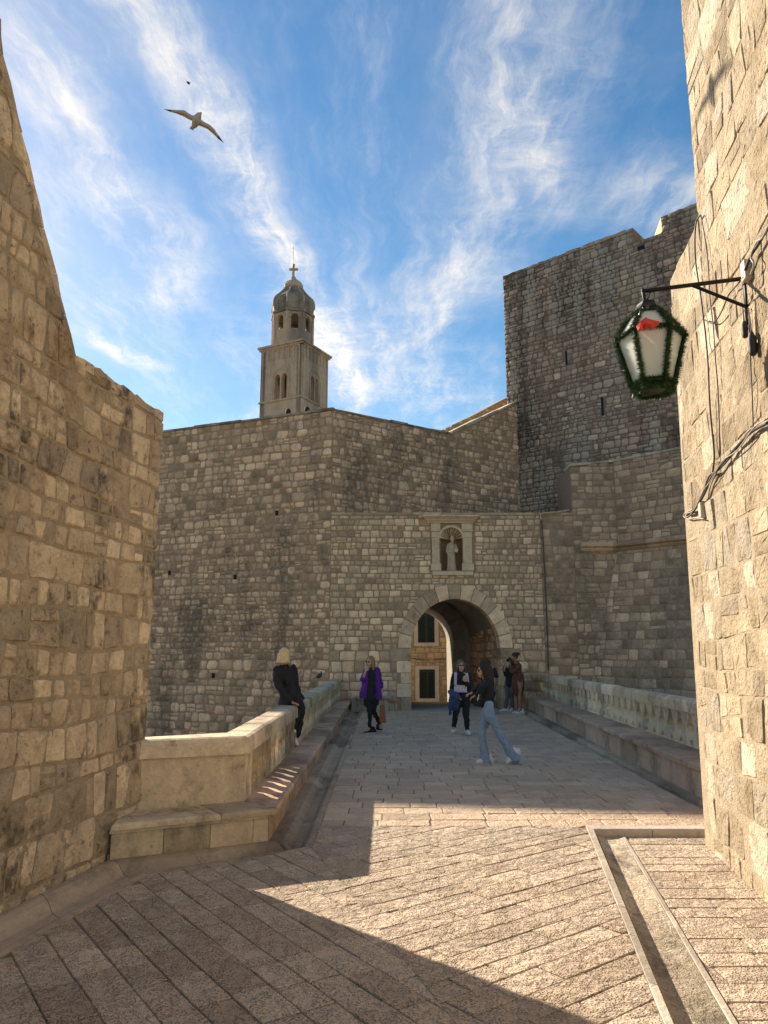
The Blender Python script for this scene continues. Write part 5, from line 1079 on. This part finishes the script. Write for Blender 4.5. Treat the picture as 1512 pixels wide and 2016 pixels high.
# ---- generic standing person traced joint by joint
def person(label, Y0, jt, fdir, top, legs, hair, skin='skin', hem=None, k=1.0, wsh=.155, group='people on the bridge', sleeves=1.0, shoes=('white', 'white'), toes=None, hairlen=.12, flare=None, glasses=True, legr=(.085, .062, .042), topw=1.0, topname='top', legname='trousers', headup=V((0, 0, 1)), curl=(V((0, -1, 0)), V((0, -1, 0))), cap=None):
    j = J(Y0); g_ = {n: (j(*q) if not isinstance(q, V) else q) for n, q in jt.items()}
    foot = g_['toeA']; P = thing('person', label, 'person', (foot.x, Y0, 0), group); fdir = V(fdir).normalized()
    sidev = (g_['shB'] - g_['shA']).normalized()
    b = MB(); head(b, g_['head'], fdir, headup, k); b.loft([g_['neck'] - V((0, 0, .05)), g_['head'] - V((0, 0, .02))], [.05 * k, .046 * k], sub=1)
    torso(b, g_['neck'], g_['hip'], sidev, wsh * .9, wsh * .72, wsh * .88, .09 * k)
    for q, d in (('A', -1), ('B', 1)):
        b.loft([g_['sh' + q], g_['el' + q], g_['wr' + q]], [.04 * k, .034 * k, .024 * k]); hand(b, g_['wr' + q], g_['ha' + q], curl[0 if q == 'A' else 1], d, k)
        hq = g_['hip'] + sidev * (.075 * d) - V((0, 0, .03)); b.loft([hq, g_['kn' + q], lerp(g_['kn' + q], g_['an' + q], .35), g_['an' + q]], [.065 * k, .042 * k, .04 * k, .028 * k]); t = g_['toe' + q]; b.loft([g_['an' + q], lerp(g_['an' + q], t, .5), t + V((0, 0, .03))], [.034 * k, .032 * k, .024 * k])
    o = b.build('body', M[skin], P); remesh(o, .010)
    if glasses is not None: face_bits(P, g_['head'], fdir, headup, k, glasses)
    b = MB(); torso(b, g_['neck'] - V((0, 0, .02)), g_['hip'], sidev, wsh * 1.12 * topw, wsh * .95 * topw, wsh * 1.06 * topw, .118 * k, hem=hem and j(*hem), extra=.014)
    for q in 'AB':
        e, w_ = g_['el' + q], g_['wr' + q]; b.loft([g_['sh' + q] - V((0, 0, .005)), e, lerp(e, w_, sleeves * .9)], [.064 * k, .055 * k, .043 * k])
    o = b.build(topname, M[top], P); remesh(o, .012)
    b = MB()
    for q, d in (('A', -1), ('B', 1)):
        hq = g_['hip'] + sidev * (.07 * d); kn, an = g_['kn' + q], g_['an' + q]
        if flare: b.loft([hq + V((0, 0, .06)), hq - V((0, 0, .08)), lerp(hq, kn, .6), kn, lerp(kn, an, .5), an + (an - kn).normalized() * .05], [.09 * k, .095 * k, .076 * k, .058 * k, .068 * k, flare])
        else: b.loft([hq + V((0, 0, .06)), hq - V((0, 0, .08)), lerp(hq, kn, .6), kn, lerp(kn, an, .4), an], [.1 * k, .1 * k, legr[0], legr[1], legr[1] * .95, legr[2]])
    o = b.build(legname, M[legs], P); remesh(o, .012)
    for q in 'AB': shoe(P, g_['an' + q], g_['toe' + q], 0, shoes[0], shoes[1], 1.05 * k, up=(toes or {}).get(q, Z))
    r = fdir.cross(headup).normalized(); rot = Matrix((r, fdir, headup)).transposed(); hc = g_['head']
    if hair:
        b = MB(); b.ball(hc + headup * .035 * k - fdir * .022 * k, (.092 * k, .098 * k, .102 * k), rot, 16)
        if hairlen:
            for e in (-1, 1): b.loft([hc + r * e * .055 * k - fdir * .02 * k + headup * .06 * k, hc + r * e * .078 * k - fdir * .022 * k - headup * .04 * k, hc + r * e * .075 * k - fdir * .028 * k - headup * hairlen], [(.034 * k, .06 * k), (.03 * k, .062 * k), (.02 * k, .04 * k)], side=r, n=10)
            b.loft([hc - fdir * .06 * k + headup * .05 * k, hc - fdir * .085 * k - headup * .05 * k, hc - fdir * .085 * k - headup * hairlen * 1.05], [(.085 * k, .04 * k), (.088 * k, .04 * k), (.07 * k, .026 * k)], side=r, n=12)
        o = b.build('hair', M[hair], P); remesh(o, .010)
    if cap:
        b = MB(); b.ball(hc + headup * .045 * k - fdir * .012 * k, (.096 * k, .106 * k, .088 * k), rot, 16); b.loft([hc + headup * .05 + fdir * .07, hc + headup * .045 + fdir * .15], [(.075, .01), (.06, .008)], side=r, n=10); b.build('cap', M[cap], P)
    return P, g_
# ---- woman in purple
yP = onz(722, 1444).y
P1_, g1 = person('woman in open purple blazer walking with tan bag, left of archway', yP,
    dict(head=(728.5, 1303), neck=(731, 1315), shA=(722, 1321, -.03), shB=(743, 1319, .05), elA=(714.5, 1339, -.12), wrA=(719.5, 1322, -.22), haA=(723, 1310, -.2), elB=(749, 1347, .08), wrB=(751.5, 1366, .04), haB=(754, 1378, .02), hip=(731, 1374),
         knA=(728, 1402, -.1), anA=(728, 1432, -.02), toeA=(718.5, 1445, -.08), knB=(736, 1402, .02), anB=(748, 1425, .3), toeB=(751, 1440, .22)),
    (-.55, -.8, -.05), 'black', 'black', 'straw', hem=(730, 1378), shoes=('black', 'white'), hairlen=.24, sleeves=.2, legr=(.07, .052, .04), topname='vest', curl=(V((.4, .9, 0)), V((-1, 0, 0))))
sd_ = (g1['shB'] - g1['shA']).normalized(); jj = J(yP); b = MB(); fwd = V((-sd_.y, sd_.x, 0)); fwd = fwd if fwd.y < 0 else -fwd
for e, us, ue, vb in ((-1, 722, 715, 1375), (1, 741, 744, 1377)):           # two hanging fronts, open in the middle
    b.loft([jj(us, 1317, .02), jj(lerp(us, ue, .35) + (1.0 if e < 0 else -.5), 1335, .0), jj(lerp(us, ue, .7), 1356, .0), jj(ue, vb, .0)], [(.05, .09), (.07, .12), (.075, .13), (.085, .135)], side=sd_, n=12, round_caps=False)
b.loft([jj(732, 1316, .1), jj(732, 1340, .13), jj(731, 1375, .15)], [(.16, .05), (.18, .05), (.19, .05)], side=sd_, n=12, round_caps=False)
for q in 'AB': b.loft([g1['sh' + q], g1['el' + q], lerp(g1['el' + q], g1['wr' + q], .22)], [.072, .066, .06])
o = b.build('blazer', M['purple'], P1_); remesh(o, .012)
bagc = jj(753, 1404, -.02); bg_ = thing('handbag', 'tan brown leather tote bag hanging from woman in purple', 'bag', tuple(jj(753, 1423)))
bm_ = MB(); q = [jj(748.5, 1388, -.03), jj(757, 1388, -.03), jj(760, 1423, -.03), jj(746.5, 1423, -.03)]; vs = [p + V((0, dy, 0)) for dy in (-.05, .07) for p in q]
bm_.add(vs, [(0, 1, 2, 3), (7, 6, 5, 4), (0, 4, 5, 1), (1, 5, 6, 2), (2, 6, 7, 3), (3, 7, 4, 0)]); ob = bm_.build('pouch', M['bag'], bg_, False, fix=True); md = ob.modifiers.new('bevel', 'BEVEL'); md.width = .015; md.segments = 2
for dy in (-.05, .06): tube([jj(749.5, 1389, dy), jj(751, 1380, dy * .6), jj(753.8, 1376, 0), jj(755.5, 1381, dy * .6), jj(756.5, 1389, dy)], .007).build('handle', M['bag'], bg_)
# ---- woman with jacket over her arm
yB = onz(910, 1447).y
P2_, g2 = person('woman in black facing camera with lilac bag and denim jacket over arm', yB,
    dict(head=(907.5, 1310.5), neck=(908, 1323), shA=(894, 1329), shB=(922, 1329), elA=(890, 1356, .02), wrA=(899, 1374, -.18), haA=(906, 1376, -.24), elB=(926, 1354, -.03), wrB=(917.5, 1343, -.22), haB=(914, 1329, -.24), hip=(911, 1371),
         knA=(897.5, 1402, -.06), anA=(893.5, 1430, .08), toeA=(892, 1442, -.04), knB=(917.5, 1406, -.1), anB=(920, 1437, -.02), toeB=(924, 1447, -.2)),
    (.1, -1, 0), 'black', 'black', 'auburn', hem=(911, 1374), hairlen=.12, wsh=.17, legr=(.085, .066, .046), curl=(V((0, -.3, -1)), V((0, 1, 0))))
jj = J(yB)
bp_ = thing('lilac_bag', 'lilac bag with shoulder straps and pale lettering on woman in black', 'bag', tuple(jj(908, 1363, -.14)))
fb2 = MB(); q = [jj(897, 1348.5, -.165), jj(915, 1349, -.165), jj(920.5, 1363.5, -.175), jj(894, 1362.5, -.175)]; vs = [p + V((0, dy, 0)) for dy in (0, .05) for p in q]
fb2.add(vs, [(0, 1, 2, 3), (7, 6, 5, 4), (0, 4, 5, 1), (1, 5, 6, 2), (2, 6, 7, 3), (3, 7, 4, 0)]); ob = fb2.build('front_panel', M['pink'], bp_, False, fix=True)
for us in ((897, 1326, 896.5, 1349), (919, 1327, 921, 1344)):
    p, q = jj(us[0], us[1], -.11), jj(us[2], us[3], -.15); MB().loft([jj(us[0], us[1] - 2, .0), p, lerp(p, q, .5) - V((0, .015, 0)), q], [(.032, .008)] * 4, side=(1, 0, 0), n=8, sub=2).build('strap', M['pink'], bp_)
cu = bpy.data.curves.new('lettering', 'FONT'); cu.body = 'ITRU'; cu.size = .13; cu.align_x = 'CENTER'; cu.align_y = 'CENTER'; cu.extrude = .002; cu.offset = .004
lt = bpy.data.objects.new('lettering', cu); lt.data.materials.append(M['pinkprint']); tp = jj(906.5, 1356.5, -.178); lt.location = tp; lt.rotation_euler = (math.radians(86), 0, 0); C.objects.link(lt); bpy.context.view_layer.update(); lm = bpy.data.meshes.new_from_object(lt.evaluated_get(bpy.context.evaluated_depsgraph_get())); lm.transform(lt.matrix_world); bpy.data.objects.remove(lt); link(bpy.data.objects.new('lettering', lm), bp_)
jk = thing('denim_jacket', 'dark blue denim jacket draped over forearm of woman in black', 'jacket', tuple(jj(894, 1390, -.15)))
b = MB(); b.loft([jj(888, 1362, -.14), jj(894, 1368, -.2), jj(902, 1374, -.22)], [(.07, .06), (.09, .07), (.07, .06)], n=12)
b.loft([jj(896, 1370, -.2), jj(895, 1384, -.2), jj(896, 1397, -.17)], [(.1, .055), (.105, .05), (.085, .03)], n=12)
b.loft([jj(888, 1370, -.2), jj(886.5, 1388, -.2), jj(885.5, 1406, -.17)], [(.05, .05), (.042, .04), (.034, .03)], n=10)
o = b.build('cloth', M['denim'], jk); remesh(o, .012)
# ---- young woman in light flared jeans, striding left
yJ = onz(950, 1503).y
jj = J(yJ)
P3_, g3 = person('young woman in light flared jeans striding left with arm outstretched', yJ,
    dict(head=(951, 1320), neck=(957, 1336), shA=(957, 1343, .13), shB=(960, 1344, -.13), elA=(945, 1352, .2), wrA=(931, 1363, .18), haA=(923, 1367, .16), elB=(947, 1358, -.17), wrB=(938, 1368, -.12), haB=(932, 1372, -.1), hip=(961, 1394),
         knA=(949, 1444, .09), anA=(955, 1494, .09), toeA=(940, 1503.5, .06), knB=(982, 1443, -.07), anB=(1011, 1489, -.07), toeB=(1001, 1503, -.07)),
    (-.98, -.18, -.1), 'black', 'jeans', 'brunette', hem=(959, 1384), hairlen=.17, wsh=.135, flare=.085, toes={'B': V((-.62, 0, .78)).normalized()}, curl=(V((0, 0, -1)), V((0, 0, -1))), legname='jeans', glasses=True)
b = MB(); b.loft([jj(953, 1308, .0), jj(960, 1322, -.01), jj(962, 1338, -.02), jj(963, 1350, -.02)], [(.075, .08), (.085, .09), (.075, .08), (.05, .06)], side=(0, 1, 0), n=12); o = b.build('long_hair', M['brunette'], P3_); remesh(o, .012)
hb = thing('shoulder_bag', 'small black shoulder bag at hip of woman in jeans', 'bag', tuple(jj(942, 1393, -.1)))
b = MB(); b.loft([jj(938, 1384, -.08), jj(945, 1384, -.08)], [(.05, .06), (.05, .06)], side=(0, 1, 0), n=10); b.build('pouch', M['black'], hb); tube([jj(940, 1380, -.16), jj(944, 1364, -.17), jj(953, 1346, -.17)], .006).build('strap', M['white'], hb)
# ---- person in black behind her, arms raised
yK = 19.4; jj = J(yK); fz = project(V((2.6, yK, 0)))[1]
person('person in black cap with raised arms, half hidden behind woman in jeans', yK,
    dict(head=(958.5, 1309), neck=(960, 1320), shA=(951, 1324), shB=(970, 1322), elA=(944, 1333, .1), wrA=(947, 1318, .2), haA=(952, 1312, .24), elB=(978, 1331, .1), wrB=(973, 1316, .2), haB=(966, 1311, .24), hip=(961, 1366),
         knA=(957, 1390), anA=(956, fz - 5), toeA=(954, fz, -.08), knB=(965, 1390), anB=(966, fz - 5), toeB=(967, fz, -.08)),
    (0, 1, 0), 'black', 'black', 'brunette', hairlen=0, shoes=('black', 'black'), glasses=None, cap='black', wsh=.165, curl=(V((1, 0, 0)), V((-1, 0, 0))))
# ---- couple by the right jamb
yC = onz(1016, 1405).y; jj = J(yC)
P5_, g5 = person('photographer in rust brown hoodie and skirt aiming a camera beside archway', yC,
    dict(head=(1012.5, 1293.5), neck=(1018, 1304), shA=(1016, 1309, .14), shB=(1023, 1309, -.14), elA=(1008, 1321, .2), wrA=(1003.5, 1307, .1), haA=(1002, 1300, .04), elB=(1009, 1324, -.16), wrB=(1005, 1309, -.1), haB=(1002.5, 1302, -.03), hip=(1021, 1343),
         knA=(1016, 1372, .07), anA=(1018, 1396, .07), toeA=(1009.5, 1405, .02), knB=(1023, 1372, -.07), anB=(1025, 1397, -.07), toeB=(1016, 1406, -.1)),
    (-1, -.12, -.02), 'brown', 'tan', 'brunette', skin='tan', hem=(1021, 1342), hairlen=.0, legr=(.075, .055, .036), legname='bare_legs', topw=1.12, wsh=.15, topname='hoodie', glasses=None, curl=(V((-1, 0, 0)), V((-1, 0, 0))))
b = MB(); b.loft([jj(1020.5, 1332), jj(1020, 1345), jj(1020, 1362)], [(.135, .17), (.15, .185), (.14, .165)], side=(0, 1, 0), n=14); o = b.build('skirt', M['brown'], P5_); remesh(o, .012)
b = MB(); b.ball(jj(1019.5, 1287.5), (.06, .055, .05), None, 10); b.build('hair_bun', M['brunette'], P5_)
cm = thing('camera', 'black camera held to the face of photographer in rust brown', 'camera', tuple(jj(1002.5, 1300)))
MB().box(jj(1003, 1300, -.01), (.06, .14, .09)).build('camera_body', M['metal'], cm, False); MB().loft([jj(1001.5, 1300), jj(997, 1300)], [.036, .04], n=12, sub=1, round_caps=False).build('lens', M['metal'], cm)
MB().box(jj(1003, 1296.5, -.01), (.04, .05, .03)).build('viewfinder', M['metal'], cm, False)
yD = yC + .75; jj = J(yD); fz = project(V((3.7, yD, 0)))[1]
person('person in black top and grey trousers with phone beside the photographer', yD,
    dict(head=(1004, 1303), neck=(1004, 1313), shA=(998, 1317, .05), shB=(1011, 1317, -.05), elA=(996, 1330, .0), wrA=(993, 1322, -.1), haA=(991, 1316, -.12), elB=(1013, 1331), wrB=(1011, 1345), haB=(1011, 1352), hip=(1004, 1347),
         knA=(999, 1371), anA=(995, fz - 6), toeA=(985.5, fz, -.05), knB=(1008, 1371), anB=(1009, fz - 6), toeB=(1005, fz, -.15)),
    (-.9, -.4, 0), 'black', 'greycloth', 'brunette', hairlen=.1, wsh=.145, glasses=None, curl=(V((-1, 0, 0)), V((-1, 0, 0))))
ph = MB().box(jj(991, 1315.5, -.15), (.012, .07, .14), Matrix.Rotation(.5, 3, 'Y')).build('phone', M['glass'], None, False); tag(ph, 'dark phone held up by person in grey trousers', 'phone')
# ---- two visitors on the wall walk, only their heads above the bastion
def watcher(u, v, label):
    p = ony(u, v, GY + 2.5); y = p.y; f = zT_ - 1.25; P = thing('person', label, 'person', (p.x, y, f), 'visitors on the wall walk'); b = MB(); head(b, p, V((0, 1, 0)), Z); b.loft([p - V((0, 0, .3)), p], [.06, .05], sub=1)
    hip = V((p.x, y, p.z - .75)); torso(b, p - V((0, 0, .2)), hip, V((1, 0, 0)), .15, .12, .14, .09)
    for e in (-1, 1):
        b.loft([p + V((e * .17, 0, -.27)), p + V((e * .22, 0, -.55)), p + V((e * .2, -.05, -.8))], [.04, .035, .025]); b.loft([hip + V((e * .08, 0, 0)), V((p.x + e * .09, y, (hip.z + f) / 2)), V((p.x + e * .09, y, f + .06))], [.075, .05, .035]); b.loft([V((p.x + e * .09, y - .04, f + .04)), V((p.x + e * .09, y + .15, f + .03))], [.04, .03])
    o = b.build('body', M['skin'], P); remesh(o, .014)
    b = MB(); torso(b, p - V((0, 0, .2)), hip, V((1, 0, 0)), .19, .16, .17, .12, extra=.02)
    for e in (-1, 1): b.loft([p + V((e * .16, 0, -.27)), p + V((e * .22, 0, -.55)), p + V((e * .2, -.05, -.76))], [.065, .055, .045])
    for e in (-1, 1): b.loft([hip + V((e * .08, 0, .02)), V((p.x + e * .09, y, (hip.z + f) / 2)), V((p.x + e * .09, y, f + .1))], [.1, .08, .06])
    o = b.build('dark_clothes', M['black'], P); remesh(o, .016)
    b = MB(); b.ball(p + V((0, -.01, .03)), (.1, .11, .12), None, 14); b.build('hair', M['brunette'], P)
watcher(567.5, 812.5, 'left of two dark haired visitors peeping over bastion below bell tower')
watcher(604.5, 808.5, 'right of two dark haired visitors peeping over bastion below bell tower')
# ================================================================== BIRDS
def bird_plane(u, v, dist, nrm):
    c = EYE + ray(u, v).normalized() * dist; n = V(nrm).normalized()
    return lambda a, b, h=0.0: onpl(a, b, c, n) + n * h
gf = bird_plane(383, 235, 15.5, (.05, -.62, -.78))
gl = thing('seagull', 'large gull gliding with spread wings in the upper left sky', 'bird', tuple(gf(383, 237)))
def wing(top, bot, name, tipk):
    n = len(top); th = [.035, .035, .03, .022, .014, .006][:n]; m = MB(); vs = []
    for i in range(n):
        a, b = gf(*top[i]), gf(*bot[i]); nn = V((.05, -.62, -.78)).normalized()
        vs += [a, lerp(a, b, .3) - nn * th[i], b, lerp(a, b, .35) + nn * th[i] * .5]
    for i in range(n - 1):
        m.add(vs[i * 4:i * 4 + 8], [(0, 1, 5, 4), (1, 2, 6, 5), (2, 3, 7, 6), (3, 0, 4, 7)], mi=1 if i >= tipk else 0)
    m.add(vs[-4:], [(0, 1, 2, 3)], mi=1); return m.build(name, [M['gull'], M['gulltip']], gl)
wing([(381, 228), (372, 223.5), (363, 217), (351, 216.6), (338, 216), (323.3, 215)], [(378, 239), (370, 235), (357, 228), (346, 223.5), (336, 220.5), (324, 215.8)], 'wing', 4)
wing([(392, 233), (401, 239.5), (413, 245.5), (422, 254), (430, 266), (440.5, 281)], [(386, 246), (398, 250), (408, 254.5), (418, 263), (428, 272), (439.5, 281)], 'wing', 4)
b = MB(); b.loft([gf(395, 223), gf(391.5, 227), gf(387, 236), gf(383, 245), gf(379.5, 251)], [.022, .05, .085, .06, .03], n=12); b.build('body', M['gull'], gl)
MB().loft([gf(393.5, 224.5), gf(396.6, 221)], [.016, .005], n=6, sub=1).build('beak', M['gulltip'], gl)
vs = [gf(379.5, 244), gf(385, 246), gf(380.5, 256.6), gf(373, 252.5)]; nn = V((.05, -.62, -.78)).normalized() * .012; MB().add(vs + [p + nn for p in vs], [(0, 1, 2, 3), (7, 6, 5, 4), (0, 4, 5, 1), (1, 5, 6, 2), (2, 6, 7, 3), (3, 7, 4, 0)]).build('tail', M['gull'], gl, False, fix=True)
sf_ = bird_plane(371, 163, 60, (.05, -.62, -.78)); sbn = V((.05, -.62, -.78)).normalized()
sb_ = thing('small_bird', 'tiny distant dark bird high above the gull', 'bird', tuple(sf_(371, 163)))
MB().loft([sf_(368, 161), sf_(371, 163.5), sf_(373, 166)], [.04, .09, .03], n=8).build('body', M['pigeon'], sb_)
for q in ([(370, 162), (371.5, 164.5), (376.5, 163), (373, 162.2)], [(369.5, 162.5), (371, 164.5), (367, 160.2), (366.8, 161.5)]):
    vs = [sf_(*p) for p in q]; MB().add(vs + [p + sbn * .03 for p in vs], [(0, 1, 2, 3), (7, 6, 5, 4), (0, 4, 5, 1), (1, 5, 6, 2), (2, 6, 7, 3), (3, 7, 4, 0)]).build('wing', M['pigeon'], sb_, False, fix=True)
def pigeon(u, v, flip, label):
    p = onz(u, v, PTOP); d = V((.55 * flip, .8, 0)).normalized(); P = thing('pigeon', label, 'bird', tuple(p), 'pigeons on the parapet'); up = Z
    b = MB(); b.loft([p - d * .13 + up * .07, p - d * .06 + up * .09, p + d * .03 + up * .115, p + d * .085 + up * .155], [(.02, .015), (.06, .05), (.068, .065), (.032, .032)], side=d.cross(up), n=12); b.build('body', M['pigeon'], P)
    b = MB(); b.loft([p + d * .07 + up * .14, p + d * .09 + up * .19], [.036, .026], n=10); b.build('neck', M['neck'], P)
    b = MB(); b.ball(p + d * .1 + up * .215, (.026, .026, .026), None, 10); b.loft([p + d * .12 + up * .212, p + d * .155 + up * .205], [.008, .003], n=6, sub=1); b.build('head', M['pigeon'], P)
    MB().loft([p - d * .1 + up * .075, p - d * .2 + up * .045], [(.03, .012), (.035, .006)], side=d.cross(up), n=8, sub=1).build('tail', M['pigeon'], P)
    for e in (-1, 1): tube([p + d.cross(up) * e * .025 + up * .06, p + d.cross(up) * e * .025 + up * .0, p + d.cross(up) * e * .025 + d * .03 + up * .003], .005, sub=1).build('leg', M['red'], P)
pigeon(628.5, 1338, 1, 'nearer of two dark pigeons side by side on left parapet coping')
pigeon(634, 1334.5, .4, 'green necked pigeon just beyond the nearer one on left parapet coping')
